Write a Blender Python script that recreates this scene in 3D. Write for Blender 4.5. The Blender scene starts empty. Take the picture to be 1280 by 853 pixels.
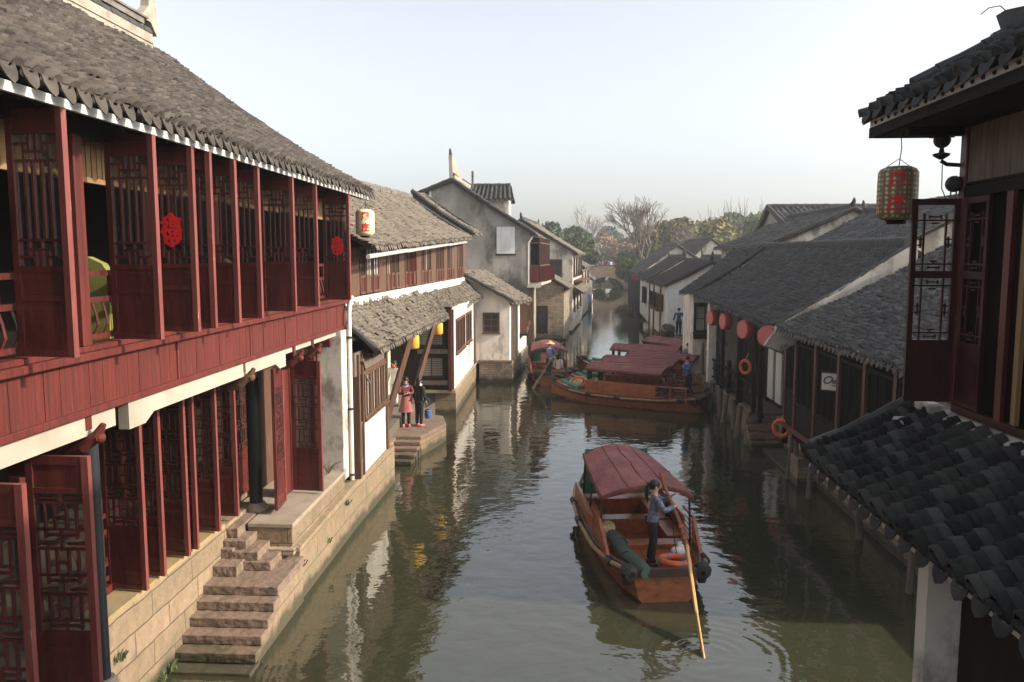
import bpy, math, random
import numpy as np
from mathutils import Vector as V, Matrix as MX
random.seed(7); RNG = np.random.default_rng(7)
sc = bpy.context.scene
COL = sc.collection
rad = math.radians
# ------------------------------------------------------------ camera
YAW = math.atan(.055); PIT = math.atan(.1055); EYE = 6.1
cd = bpy.data.cameras.new('camera'); cam = bpy.data.objects.new('camera', cd); COL.objects.link(cam)
cam.location = (0, 0, EYE); cam.rotation_euler = (rad(90) - PIT, 0, YAW)
cd.sensor_width = 36; cd.lens = 36 * 1000 / 1280; cd.clip_start = .1; cd.clip_end = 4000
sc.camera = cam
# ------------------------------------------------------------ light
SUN_EL = rad(27); SUN_AZ = rad(-7)           # azimuth measured from +X towards +Y
sd = V((math.cos(SUN_EL) * math.cos(SUN_AZ), math.cos(SUN_EL) * math.sin(SUN_AZ), math.sin(SUN_EL)))
ld = bpy.data.lights.new('sun', 'SUN'); ld.energy = 2.9; ld.angle = rad(1.0); ld.color = (1, .86, .68)
lo = bpy.data.objects.new('sun', ld); COL.objects.link(lo)
lo.rotation_euler = sd.to_track_quat('Z', 'Y').to_euler()
w = bpy.data.worlds.new('World'); sc.world = w; w.use_nodes = True
nt = w.node_tree; nt.nodes.clear()
out = nt.nodes.new('ShaderNodeOutputWorld'); bg = nt.nodes.new('ShaderNodeBackground')
sky = nt.nodes.new('ShaderNodeTexSky'); sky.sky_type = 'NISHITA'; sky.sun_disc = False
sky.sun_elevation = SUN_EL; sky.sun_rotation = rad(90) - SUN_AZ
sky.air_density = 1.0; sky.dust_density = 3.0; sky.ozone_density = 1.5; sky.altitude = 0
hs = nt.nodes.new('ShaderNodeHueSaturation'); hs.inputs['Saturation'].default_value = .34; hs.inputs['Value'].default_value = 1.0
nt.links.new(sky.outputs[0], hs.inputs['Color'])
nt.links.new(hs.outputs[0], bg.inputs[0]); bg.inputs[1].default_value = .127
nt.links.new(bg.outputs[0], out.inputs[0])
sc.view_settings.view_transform = 'Standard'; sc.view_settings.look = 'None'
sc.view_settings.exposure = 1.22; sc.view_settings.gamma = 1.0
sc.cycles.max_bounces = 8; sc.cycles.transparent_max_bounces = 12

# ------------------------------------------------------------ materials
def newmat(name):
    m = bpy.data.materials.new(name); m.use_nodes = True
    t = m.node_tree; return m, t, t.nodes['Principled BSDF']
def N(t, typ, **kw):
    n = t.nodes.new(typ)
    for k, v in kw.items():
        if hasattr(n, k): setattr(n, k, v)
        else: n.inputs[k].default_value = v
    return n
def coords(t, stretch=(1, 1, 1), src='World'):
    mp = N(t, 'ShaderNodeMapping'); mp.inputs['Scale'].default_value = stretch
    if src == 'World': tc = N(t, 'ShaderNodeNewGeometry'); t.links.new(tc.outputs['Position'], mp.inputs[0])
    else: tc = N(t, 'ShaderNodeTexCoord'); t.links.new(tc.outputs[src], mp.inputs[0])
    return mp.outputs[0]
def ramp(t, fac, cols, lo=.3, hi=.7):
    r = N(t, 'ShaderNodeValToRGB'); e = r.color_ramp.elements
    while len(e) < len(cols): e.new(.5)
    for i, c in enumerate(cols):
        e[i].position = lo + (hi - lo) * i / max(1, len(cols) - 1); e[i].color = (*c, 1)
    t.links.new(fac, r.inputs[0]); return r.outputs[0]
def mix(t, fac, a, b, mode='MIX'):
    m = N(t, 'ShaderNodeMix', data_type='RGBA', blend_type=mode)
    for i, x in ((0, fac), (6, a), (7, b)):
        if hasattr(x, 'is_output'): t.links.new(x, m.inputs[i])
        else: m.inputs[i].default_value = x if i == 0 else (*x, 1)
    return m.outputs[2]
def noise(t, vec, scale, detail=6, rough=.6):
    n = N(t, 'ShaderNodeTexNoise'); n.inputs['Scale'].default_value = scale; n.inputs['Detail'].default_value = detail
    n.inputs['Roughness'].default_value = rough
    t.links.new(vec, n.inputs['Vector']); return n.outputs['Fac']
def bump(t, b, h, strength=.3, dist=.02):
    n = N(t, 'ShaderNodeBump'); n.inputs['Strength'].default_value = strength; n.inputs['Distance'].default_value = dist
    t.links.new(h, n.inputs['Height']); t.links.new(n.outputs[0], b.inputs['Normal'])
def thr(t, f, lo, hi):
    m = N(t, 'ShaderNodeMapRange'); m.inputs[1].default_value = lo; m.inputs[2].default_value = hi
    t.links.new(f, m.inputs[0]); return m.outputs[0]
def mul(t, a, k):
    m = N(t, 'ShaderNodeMath', operation='MULTIPLY'); t.links.new(a, m.inputs[0])
    if hasattr(k, 'is_output'): t.links.new(k, m.inputs[1])
    else: m.inputs[1].default_value = k
    return m.outputs[0]
def tide(t, col, amt=.85, top=.20):
    g = N(t, 'ShaderNodeNewGeometry'); s = N(t, 'ShaderNodeSeparateXYZ'); t.links.new(g.outputs['Position'], s.inputs[0])
    n = N(t, 'ShaderNodeTexNoise'); n.inputs['Scale'].default_value = 2.6; n.inputs['Detail'].default_value = 5; t.links.new(g.outputs['Position'], n.inputs['Vector'])
    a = N(t, 'ShaderNodeMath', operation='MULTIPLY_ADD'); a.inputs[1].default_value = -.45; t.links.new(n.outputs['Fac'], a.inputs[0]); t.links.new(s.outputs[2], a.inputs[2])
    m = N(t, 'ShaderNodeMapRange'); m.inputs[1].default_value = top - .28; m.inputs[2].default_value = top - .12; m.inputs[3].default_value = amt; m.inputs[4].default_value = 0
    t.links.new(a.outputs[0], m.inputs[0]); return mix(t, m.outputs[0], col, (.035, .036, .017))
def nm(name, cols, scale=3., rough=.8, bs=.3, bscale=40., stretch=(1, 1, 1), stains=(), spec=.4, dist=.01, lo=.3, hi=.7, metal=0, wet=False):
    """noise coloured surface; stains = (colour, scale, lo, hi, stretch, amount)"""
    m, t, b = newmat(name)
    c = coords(t, stretch); f = noise(t, c, scale); col = ramp(t, f, cols, lo, hi)
    for (sc_, ss, a, z, st, am) in stains:
        n2 = noise(t, coords(t, st), ss, 8, .65)
        col = mix(t, mul(t, thr(t, n2, a, z), am), col, sc_)
    if wet: col = tide(t, col)
    t.links.new(col, b.inputs['Base Color'])
    b.inputs['Roughness'].default_value = rough; b.inputs['Specular IOR Level'].default_value = spec; b.inputs['Metallic'].default_value = metal
    if bs: bump(t, b, noise(t, c, bscale, 4), bs, dist)
    return m
def stone(name, c1, c2, mortar, bw=.9, bh=.3, mw=.012, stains=(), rough=.85, bs=.6, off=.5):
    m, t, b = newmat(name)
    tc = N(t, 'ShaderNodeTexCoord'); sp = N(t, 'ShaderNodeSeparateXYZ'); t.links.new(tc.outputs['Object'], sp.inputs[0])
    ad = N(t, 'ShaderNodeMath', operation='ADD'); t.links.new(sp.outputs[0], ad.inputs[0]); t.links.new(sp.outputs[1], ad.inputs[1])
    cb = N(t, 'ShaderNodeCombineXYZ'); t.links.new(ad.outputs[0], cb.inputs[0]); t.links.new(sp.outputs[2], cb.inputs[1])
    nz = N(t, 'ShaderNodeTexNoise'); nz.inputs['Scale'].default_value = 2.2; t.links.new(tc.outputs['Object'], nz.inputs['Vector'])
    va = N(t, 'ShaderNodeVectorMath', operation='MULTIPLY_ADD'); va.inputs[1].default_value = (.05, .05, 0); t.links.new(nz.outputs['Color'], va.inputs[0]); t.links.new(cb.outputs[0], va.inputs[2])
    br = N(t, 'ShaderNodeTexBrick'); br.offset = off; br.squash = 1.3; br.squash_frequency = 3
    for k, v in (('Scale', 1), ('Mortar Size', mw), ('Brick Width', bw), ('Row Height', bh), ('Mortar Smooth', .4), ('Bias', 0)): br.inputs[k].default_value = v
    br.inputs['Color1'].default_value = (*c1, 1); br.inputs['Color2'].default_value = (*c2, 1); br.inputs['Mortar'].default_value = (*mortar, 1)
    t.links.new(va.outputs[0], br.inputs['Vector'])
    c = coords(t); n1 = noise(t, c, 5, 8, .7)
    col = mix(t, .55, br.outputs['Color'], ramp(t, n1, [(.25, .25, .25), (.75, .75, .75)], .25, .75), 'OVERLAY')
    for (sc_, ss, a, z, st, am) in stains:
        col = mix(t, mul(t, thr(t, noise(t, coords(t, st), ss, 8, .65), a, z), am), col, sc_)
    col = tide(t, col)
    t.links.new(col, b.inputs['Base Color']); b.inputs['Roughness'].default_value = rough
    h = N(t, 'ShaderNodeMath', operation='SUBTRACT'); t.links.new(noise(t, c, 14, 6), h.inputs[0]); t.links.new(br.outputs['Fac'], h.inputs[1])
    bump(t, b, h.outputs[0], bs, .03)
    return m
def tilemat(name, cols, moss=None, moss_amt=.5, rough=.85, mlo=.5, mhi=.62):
    m, t, b = newmat(name)
    at = N(t, 'ShaderNodeAttribute', attribute_name='tv')
    c = coords(t); col = ramp(t, at.outputs['Fac'], cols, 0, 1)
    f = noise(t, c, 30, 5)
    col = mix(t, .5, col, ramp(t, f, [(.3, .3, .3), (.7, .7, .7)], .3, .7), 'OVERLAY')
    if moss:
        col = mix(t, mul(t, thr(t, noise(t, c, 1.1, 9, .72), mlo, mhi), moss_amt), col, moss)
    t.links.new(col, b.inputs['Base Color']); b.inputs['Roughness'].default_value = rough; b.inputs['Specular IOR Level'].default_value = .3
    bump(t, b, f, .4, .01)
    return m
DIRT = (.10, .085, .07)
RAIN = (3, 3, .35)
Mt = {}
Mt['tile_brown'] = tilemat('brown grey clay tiles', [(.018, .0155, .014), (.050, .042, .036), (.092, .079, .068)], (.10, .088, .068), .3)
Mt['tile_old'] = tilemat('old lichen tiles', [(.04, .034, .028), (.095, .08, .066), (.155, .133, .11)], (.165, .143, .112), .7, mlo=.42, mhi=.6)
Mt['tile_dark'] = tilemat('dark slate tiles', [(.030, .031, .032), (.05, .05, .05), (.082, .08, .078)], (.075, .08, .06), .3)
Mt['tile_black'] = tilemat('black tiles', [(.007, .0075, .008), (.018, .018, .018), (.068, .067, .063)], (.055, .058, .045), .5, rough=.8)  # palest tone puts highlights into the colour, along with pale dirt
Mt['tile_grey'] = tilemat('mid grey tiles', [(.05, .05, .05), (.085, .083, .08), (.15, .145, .14)], (.06, .06, .055), .5)
Mt['red_wood'] = nm('red painted boards', [(.075, .0095, .0065), (.135, .019, .0115)], 1.2, .7, .35, 30, (6, 6, .5), [((.035, .009, .007), 1.6, .47, .66, (14, 14, .4), .85), ((.20, .10, .07), 4, .60, .72, (11, 11, .5), .6), ((.30, .20, .15), 9, .70, .74, (3, 3, 2), .7)])
Mt['red_dark'] = nm('dark red lacquer', [(.078, .016, .014), (.125, .027, .022)], 2, .42, .2, 40, (4, 4, .6), [((.03, .010, .009), 1.6, .46, .66, (4, 4, .8), .85), ((.16, .05, .04), 3.2, .56, .7, (6, 6, .8), .5)], .5)
Mt['red_shaded'] = nm('shaded dark red lacquer', [(.028, .0075, .0075), (.055, .014, .013)], 2, .5, .2, 40, (4, 4, .6), [((.014, .006, .006), 2.5, .5, .7, (5, 5, 1), .8)], .4)  # red lacquer darkened by putting the right bank's shade into its colour
Mt['red_edge'] = nm('worn red lacquer edge', [(.14, .034, .03), (.20, .058, .048)], 3, .5, .2, 40, (4, 4, .6), [((.36, .25, .18), 4, .64, .72, (6, 6, 1), .8)])
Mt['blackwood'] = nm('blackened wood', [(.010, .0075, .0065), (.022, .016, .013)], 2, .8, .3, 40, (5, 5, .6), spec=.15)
Mt['brownwood'] = nm('weathered brown wood', [(.07, .034, .022), (.13, .066, .04)], 3, .75, .4, 30, (7, 7, .5), [((.2, .13, .09), 3, .55, .72, (9, 9, .5), .5)])
Mt['greywood'] = nm('grey timber', [(.11, .085, .065), (.19, .15, .12)], 3, .8, .4, 30, (7, 7, .5), [((.06, .04, .03), 3, .5, .7, (5, 5, .5), .7)])
Mt['goldwood'] = nm('golden bamboo slats', [(.20, .115, .045), (.32, .20, .09)], 3, .6, .4, 30, (22, 22, .3))
Mt['post_black'] = nm('black column paint', [(.016, .018, .02), (.03, .032, .036)], 2, .4, .1, 30, (2, 2, .5))
Mt['plaster_white'] = nm('white limewash', [(.68, .63, .55), (.78, .74, .66)], 1.5, .9, .25, 25, (1, 1, 1), [((.40, .34, .27), .8, .46, .70, RAIN, .8), ((.17, .14, .115), 1.7, .56, .68, (1, 1, .5), .65)])
Mt['plaster_clean'] = nm('fresh limewash', [(.70, .69, .65), (.78, .77, .73)], 1.0, .9, .15, 25, (1, 1, 1), [((.38, .36, .32), .7, .48, .75, RAIN, .65), ((.25, .23, .2), 1.9, .62, .74, (1, 1, .5), .5)])
Mt['plaster_grey'] = nm('weathered grey plaster', [(.20, .178, .148), (.42, .385, .335)], .7, .92, .3, 20, (1, 1, .6), [((.07, .062, .055), .6, .47, .58, (1, 1, .55), .75), ((.50, .48, .45), 1.4, .58, .68, (1, 1, .7), .5)])
Mt['plaster_stain'] = nm('stained old plaster', [(.38, .34, .29), (.60, .56, .49)], 1.2, .92, .4, 18, (1, 1, .8), [((.12, .10, .085), 1.6, .48, .60, (1, 1, .7), .75)])
Mt['cream'] = nm('cream painted beam', [(.30, .27, .215), (.42, .38, .31)], 1.5, .7, .1, 20, (1, 1, 1), [((.35, .28, .2), 2, .55, .75, (1, 1, 2), .5)])
Mt['ochre'] = nm('ochre stone ledge', [(.26, .185, .085), (.36, .27, .14)], 2, .9, .4, 25, stains=[((.22, .18, .12), 3, .5, .65, (1, 1, 1), .6)])
Mt['stone'] = stone('dressed stone blocks', (.20, .145, .092), (.27, .195, .125), (.09, .065, .045), .95, .36, .012, [((.13, .12, .07), 1.3, .52, .66, (1, 1, 1), .6), ((.10, .085, .06), 3.5, .58, .68, (1, 1, 1), .6)])
Mt['stone_face'] = stone('long canal stones', (.22, .16, .10), (.29, .21, .135), (.10, .075, .05), 1.9, .46, .010, [((.16, .15, .08), 1.1, .5, .66, (1, 1, 1), .65), ((.11, .09, .06), 3.0, .58, .7, (1, 1, 1), .6)])
Mt['brick'] = stone('rough old brick', (.26, .19, .13), (.38, .30, .22), (.17, .14, .11), .32, .11, .014, [((.12, .10, .08), 1.3, .5, .65, (1, 1, 1), .7)], bs=.9)
Mt['stone_step'] = nm('worn step stone', [(.17, .115, .085), (.26, .185, .135)], 3, .85, .9, 9, stains=[((.10, .075, .055), 3, .46, .62, (1, 1, 1), .75), ((.36, .30, .24), 7, .6, .7, (1, 1, 1), .5)], dist=.02, wet=True)
Mt['stone_pale'] = nm('pale walkway stone', [(.25, .20, .15), (.36, .30, .225)], 1.6, .85, .4, 22, stains=[((.20, .16, .12), 3, .5, .68, (1, 1, 1), .6)])
Mt['moss'] = nm('wet mossy stone', [(.022, .024, .012), (.045, .05, .02)], 5, .6, .6, 25)
Mt['ridge'] = nm('ridge mortar', [(.10, .09, .08), (.20, .18, .155)], 2, .9, .4, 25, stains=[((.045, .04, .037), 3, .5, .65, (1, 1, 1), .8)])
Mt['ridge_dark'] = nm('dark ridge tiles', [(.03, .03, .031), (.06, .06, .058)], 3, .85, .5, 25)
Mt['ridge_pale'] = nm('pale ridge plaster', [(.24, .21, .17), (.38, .34, .28)], 2, .9, .3, 25, stains=[((.14, .12, .10), 3, .5, .65, (1, 1, 1), .6)])
Mt['white_paint'] = nm('white gloss paint', [(.46, .45, .42), (.60, .59, .55)], 2, .5, .05, 20, stains=[((.38, .33, .25), 3, .6, .75, (1, 1, 1), .5)])
Mt['curtain'] = nm('grey curtain', [(.22, .21, .19), (.40, .39, .36)], 3, .8, 0, 20, (16, 16, .2))
def glassmat():
    m, t, b = newmat('window glass'); o = t.nodes['Material Output']
    tr = N(t, 'ShaderNodeBsdfTransparent'); tr.inputs[0].default_value = (.62, .64, .62, 1)
    gl = N(t, 'ShaderNodeBsdfGlossy'); gl.inputs['Roughness'].default_value = .06
    df = N(t, 'ShaderNodeBsdfDiffuse'); df.inputs[0].default_value = (.16, .17, .17, 1)
    a = N(t, 'ShaderNodeMixShader'); a.inputs[0].default_value = .14; t.links.new(tr.outputs[0], a.inputs[1]); t.links.new(gl.outputs[0], a.inputs[2])
    b2 = N(t, 'ShaderNodeMixShader'); b2.inputs[0].default_value = .12; t.links.new(a.outputs[0], b2.inputs[1]); t.links.new(df.outputs[0], b2.inputs[2])
    t.links.new(b2.outputs[0], o.inputs[0]); return m
Mt['glass'] = glassmat()
Mt['pane'] = nm('dark window pane', [(.014, .015, .016), (.04, .041, .042)], .8, .2, 0, 20, spec=.4)  # dark tone stands in for the unlit rooms behind
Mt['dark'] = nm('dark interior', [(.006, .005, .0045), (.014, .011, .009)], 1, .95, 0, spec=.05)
Mt['boat_wood'] = nm('varnished boat wood', [(.24, .062, .022), (.40, .115, .04)], 2, .32, .12, 30, (4, .7, 4), [((.09, .03, .018), 2.5, .52, .7, (3, .8, 3), .75)], .6)
Mt['boat_hull'] = nm('boat hull wood', [(.19, .06, .026), (.32, .105, .042)], 2, .42, .2, 30, (3, .6, 5), [((.06, .03, .02), 1.8, .5, .68, (2, .8, 4), .8), ((.30, .2, .13), 6, .66, .72, (2, 1, 4), .6)], .5)
Mt['boat_dark'] = nm('tarred boat wood', [(.03, .022, .018), (.07, .045, .035)], 2, .5, .2, 30)
Mt['canopy'] = nm('maroon canopy cloth', [(.19, .060, .056), (.265, .093, .085)], 1.8, .75, .5, 7, (1, 1, 1), [((.13, .045, .047), 1.6, .48, .66, (3, .6, 1), .7), ((.36, .18, .17), 2.2, .56, .7, (1, 1, 1), .35)], .25, .03)
Mt['green'] = nm('green tarpaulin', [(.02, .16, .10), (.035, .24, .15)], 2, .5, .3, 14)
Mt['dkgreen'] = nm('dull green canvas', [(.03, .062, .05), (.06, .105, .085)], 2.5, .6, .4, 12)
Mt['bamboo'] = nm('bamboo pole', [(.24, .15, .075), (.38, .25, .13)], 2, .5, .1, 30, (2, 2, 2), [((.12, .07, .04), 3, .5, .65, (1, 1, 1), .7)])
Mt['rubber'] = nm('black rubber', [(.012, .012, .013), (.03, .03, .03)], 5, .6, .6, 14)
Mt['orange'] = nm('orange life ring', [(.55, .10, .035), (.66, .14, .05)], 2, .5, .05)
Mt['redlamp'] = nm('red lantern cloth', [(.33, .03, .027), (.42, .05, .042)], 2, .6, .1)
Mt['redfade'] = nm('faded lantern face', [(.46, .125, .115), (.56, .18, .16)], 2, .7, .1)
Mt['redpaper'] = nm('red paper cut', [(.62, .012, .012), (.72, .02, .02)], 3, .6, .1)
Mt['straw'] = nm('straw', [(.46, .34, .16), (.64, .50, .27)], 6, .8, .4, 60, (2, 2, 8))
Mt['oar_wood'] = nm('oiled oar wood', [(.14, .055, .03), (.22, .09, .05)], 3, .5, .2, 30)
Mt['oar_blade'] = nm('pale oar blade', [(.50, .31, .12), (.62, .41, .18)], 3, .5, .2, 30, (6, 6, .7))
Mt['lamp_cream'] = nm('cream lantern paper', [(.70, .56, .33), (.80, .68, .44)], 2, .7, .1)
Mt['lamp_yellow'] = nm('yellow lantern cloth', [(.60, .30, .03), (.72, .40, .05)], 2, .7, .2, 12, stains=[((.45, .12, .02), 2, .58, .7, (1, 1, 1), .7)])
Mt['letter'] = nm('red lettering', [(.55, .02, .02), (.62, .03, .03)], 3, .6, 0)
Mt['metal'] = nm('dark iron', [(.02, .02, .022), (.045, .045, .045)], 4, .5, .2, 30, metal=.3)
Mt['skin'] = nm('skin', [(.46, .27, .19), (.54, .33, .24)], 3, .55, .05)
Mt['hair'] = nm('black hair', [(.008, .006, .006), (.02, .015, .013)], 6, .45, .3, 60, (8, 8, 1))
def cloth(n, a, b=None, sc_=4): 
    b = b or tuple(min(1, x * 1.4) for x in a); Mt[n] = nm(n, [a, b], sc_, .8, .3, 14); return Mt[n]
cloth('denim floral', (.02, .03, .075), (.24, .25, .32), 17); cloth('black cloth', (.010, .010, .012)); cloth('navy cloth', (.03, .05, .10))
cloth('maroon coat', (.13, .03, .035)); cloth('pink dress', (.26, .085, .085)); cloth('white cloth', (.55, .53, .5)); cloth('blue cloth', (.05, .09, .19))
cloth('yellow cover', (.17, .17, .045)); cloth('grey cloth', (.16, .16, .17)); cloth('red cloth', (.5, .05, .06)); cloth('sky cloth', (.14, .3, .5)); cloth('violet cloth', (.10, .11, .26))

# ------------------------------------------------------------ object helpers
W = {}
def tag(o, label=None, cat=None, group=None, kind=None):
    for k, v in (('label', label), ('category', cat), ('group', group), ('kind', kind)):
        if v: o[k] = v
    return o
def thing(name, label, cat, loc=(0, 0, 0), rz=0, group=None):
    o = bpy.data.objects.new(name, None); COL.objects.link(o)
    o.location = loc; o.rotation_euler = (0, 0, rz); o.empty_display_size = .2
    W[o.name] = MX.Translation(loc) @ MX.Rotation(rz, 4, 'Z')
    return tag(o, label, cat, group)
def place(name, me, parent=None, loc=(0, 0, 0), rz=0, mat=None):
    o = bpy.data.objects.new(name, me); COL.objects.link(o)
    if parent: o.parent = parent
    o.location = loc; o.rotation_euler = (0, 0, rz)
    W[o.name] = (W[parent.name] if parent else MX()) @ MX.Translation(loc) @ MX.Rotation(rz, 4, 'Z')
    return o
def kids(o): return [c for c in bpy.data.objects if c.parent is o]
def copy_tree(o, parent=None, loc=None, rz=None):
    c = o.copy(); COL.objects.link(c)
    if parent: c.parent = parent
    if loc is not None: c.location = loc
    if rz is not None: c.rotation_euler = (0, 0, rz)
    W[c.name] = (W[parent.name] if parent else MX()) @ MX.Translation(c.location) @ MX.Rotation(c.rotation_euler.z, 4, 'Z')
    for ch in kids(o): copy_tree(ch, c)
    return c
class MB:
    def __init__(s): s.v = []; s.f = []
    def add(s, vs, fs):
        n = len(s.v); s.v += [tuple(x) for x in vs]; s.f += [tuple(i + n for i in f) for f in fs]; return s
    def box(s, x0, x1, y0, y1, z0, z1):
        return s.add([(x, y, z) for z in (z0, z1) for y in (y0, y1) for x in (x0, x1)],
                     [(0, 2, 3, 1), (4, 5, 7, 6), (0, 1, 5, 4), (2, 6, 7, 3), (0, 4, 6, 2), (1, 3, 7, 5)])
    def bar(s, p, q, wd, ht, up=(0, 0, 1)):
        p, q = V(p), V(q); d = (q - p).normalized(); up = V(up)
        sx = d.cross(up)
        if sx.length < 1e-4: sx = d.cross(V((1, 0, 0)))
        sx.normalize(); u = sx.cross(d)
        vs = [e + sx * a * wd / 2 + u * b * ht / 2 for e in (p, q) for a, b in ((-1, -1), (1, -1), (1, 1), (-1, 1))]
        return s.add(vs, [(3, 2, 1, 0), (4, 5, 6, 7), (0, 1, 5, 4), (1, 2, 6, 5), (2, 3, 7, 6), (3, 0, 4, 7)])
    def tube(s, pts, r, n=8, cap=True):
        pts = [V(p) for p in pts]; m = len(pts); r = r if isinstance(r, (list, tuple)) else [r] * m
        vs = []; prev = None
        for i, p in enumerate(pts):
            d = (pts[min(i + 1, m - 1)] - pts[max(i - 1, 0)]).normalized()
            if prev is None:
                a = d.cross(V((0, 0, 1)));
                if a.length < 1e-3: a = d.cross(V((1, 0, 0)))
            else: a = prev - d * prev.dot(d)
            a.normalize(); prev = a; b = d.cross(a)
            vs += [p + (a * math.cos(t) + b * math.sin(t)) * r[i] for t in [2 * math.pi * k / n for k in range(n)]]
        fs = [(i * n + k, i * n + (k + 1) % n, (i + 1) * n + (k + 1) % n, (i + 1) * n + k) for i in range(m - 1) for k in range(n)]
        if cap: fs += [tuple(range(n - 1, -1, -1)), tuple((m - 1) * n + k for k in range(n))]
        return s.add(vs, fs)
    def prism(s, poly, ext):
        n = len(poly); e = V(ext); vs = [V(p) for p in poly] + [V(p) + e for p in poly]
        return s.add(vs, [tuple(range(n - 1, -1, -1)), tuple(range(n, 2 * n))] + [(i, (i + 1) % n, (i + 1) % n + n, i + n) for i in range(n)])
    def lathe(s, prof, c, n=24, axis=(0, 0, 1)):
        """prof: (radius, height) list along axis from point c"""
        a = V(axis).normalized(); x = a.cross(V((0, 1, 0)))
        if x.length < .1: x = a.cross(V((1, 0, 0)))
        x.normalize(); y = a.cross(x); c = V(c); m = len(prof)
        vs = [c + a * h + (x * math.cos(2 * math.pi * k / n) + y * math.sin(2 * math.pi * k / n)) * max(r, .0005) for r, h in prof for k in range(n)]
        fs = [(i * n + k, i * n + (k + 1) % n, (i + 1) * n + (k + 1) % n, (i + 1) * n + k) for i in range(m - 1) for k in range(n)]
        return s.add(vs, fs)
    def ball(s, c, r, n=12, m=8):
        r = r if isinstance(r, tuple) else (r, r, r); c = V(c)
        vs = [(c.x + r[0] * math.sin(math.pi * i / m) * math.cos(2 * math.pi * k / n), c.y + r[1] * math.sin(math.pi * i / m) * math.sin(2 * math.pi * k / n), c.z + r[2] * math.cos(math.pi * i / m)) for i in range(m + 1) for k in range(n)]
        return s.add(vs, [(i * n + k, (i + 1) * n + k, (i + 1) * n + (k + 1) % n, i * n + (k + 1) % n) for i in range(m) for k in range(n)])
    def torus(s, c, R, r, axis=(0, 0, 1), n=28, m=10):
        a = V(axis).normalized(); x = a.cross(V((0, 1, 0)))
        if x.length < .1: x = a.cross(V((1, 0, 0)))
        x.normalize(); y = a.cross(x); c = V(c); vs = []
        for i in range(n):
            d = x * math.cos(2 * math.pi * i / n) + y * math.sin(2 * math.pi * i / n)
            for k in range(m):
                vs.append(c + d * (R + r * math.cos(2 * math.pi * k / m)) + a * r * math.sin(2 * math.pi * k / m))
        return s.add(vs, [(i * m + k, ((i + 1) % n) * m + k, ((i + 1) % n) * m + (k + 1) % m, i * m + (k + 1) % m) for i in range(n) for k in range(m)])
    def mesh(s, name, mat, smooth=False, inv=None):
        me = bpy.data.meshes.new(name)
        vs = s.v if inv is None else [tuple(inv @ V(x)) for x in s.v]
        me.from_pydata(vs, [], s.f); me.validate(); me.update()
        import bmesh
        b = bmesh.new(); b.from_mesh(me); bmesh.ops.recalc_face_normals(b, faces=b.faces); b.to_mesh(me); b.free()
        if mat: me.materials.append(Mt[mat] if isinstance(mat, str) else mat)
        if smooth:
            for p in me.polygons: p.use_smooth = True
            try: me.set_sharp_from_angle(angle=rad(40))
            except Exception: pass
        return me
    def build(s, name, mat, parent=None, smooth=False, local=False, bevel=0):
        inv = None if (local or parent is None) else W[parent.name].inverted()
        o = place(name, s.mesh(name, mat, smooth, inv), parent)
        if bevel:
            b = o.modifiers.new('b', 'BEVEL'); b.width = bevel; b.segments = 1; b.limit_method = 'ANGLE'
        return o

_cl = bpy.data.textures.new('stone_lumps', 'CLOUDS'); _cl.noise_scale = .10; _cl.noise_depth = 3
def rough_stone(o, s=.028, lv=4):
    for m in list(o.modifiers): o.modifiers.remove(m)
    bv = o.modifiers.new('b', 'BEVEL'); bv.width = .009; bv.segments = 1
    u = o.modifiers.new('u', 'SUBSURF'); u.subdivision_type = 'SIMPLE'; u.levels = u.render_levels = lv
    d = o.modifiers.new('d', 'DISPLACE'); d.texture = _cl; d.texture_coords = 'GLOBAL'; d.strength = s; d.mid_level = .5
    return o
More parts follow.
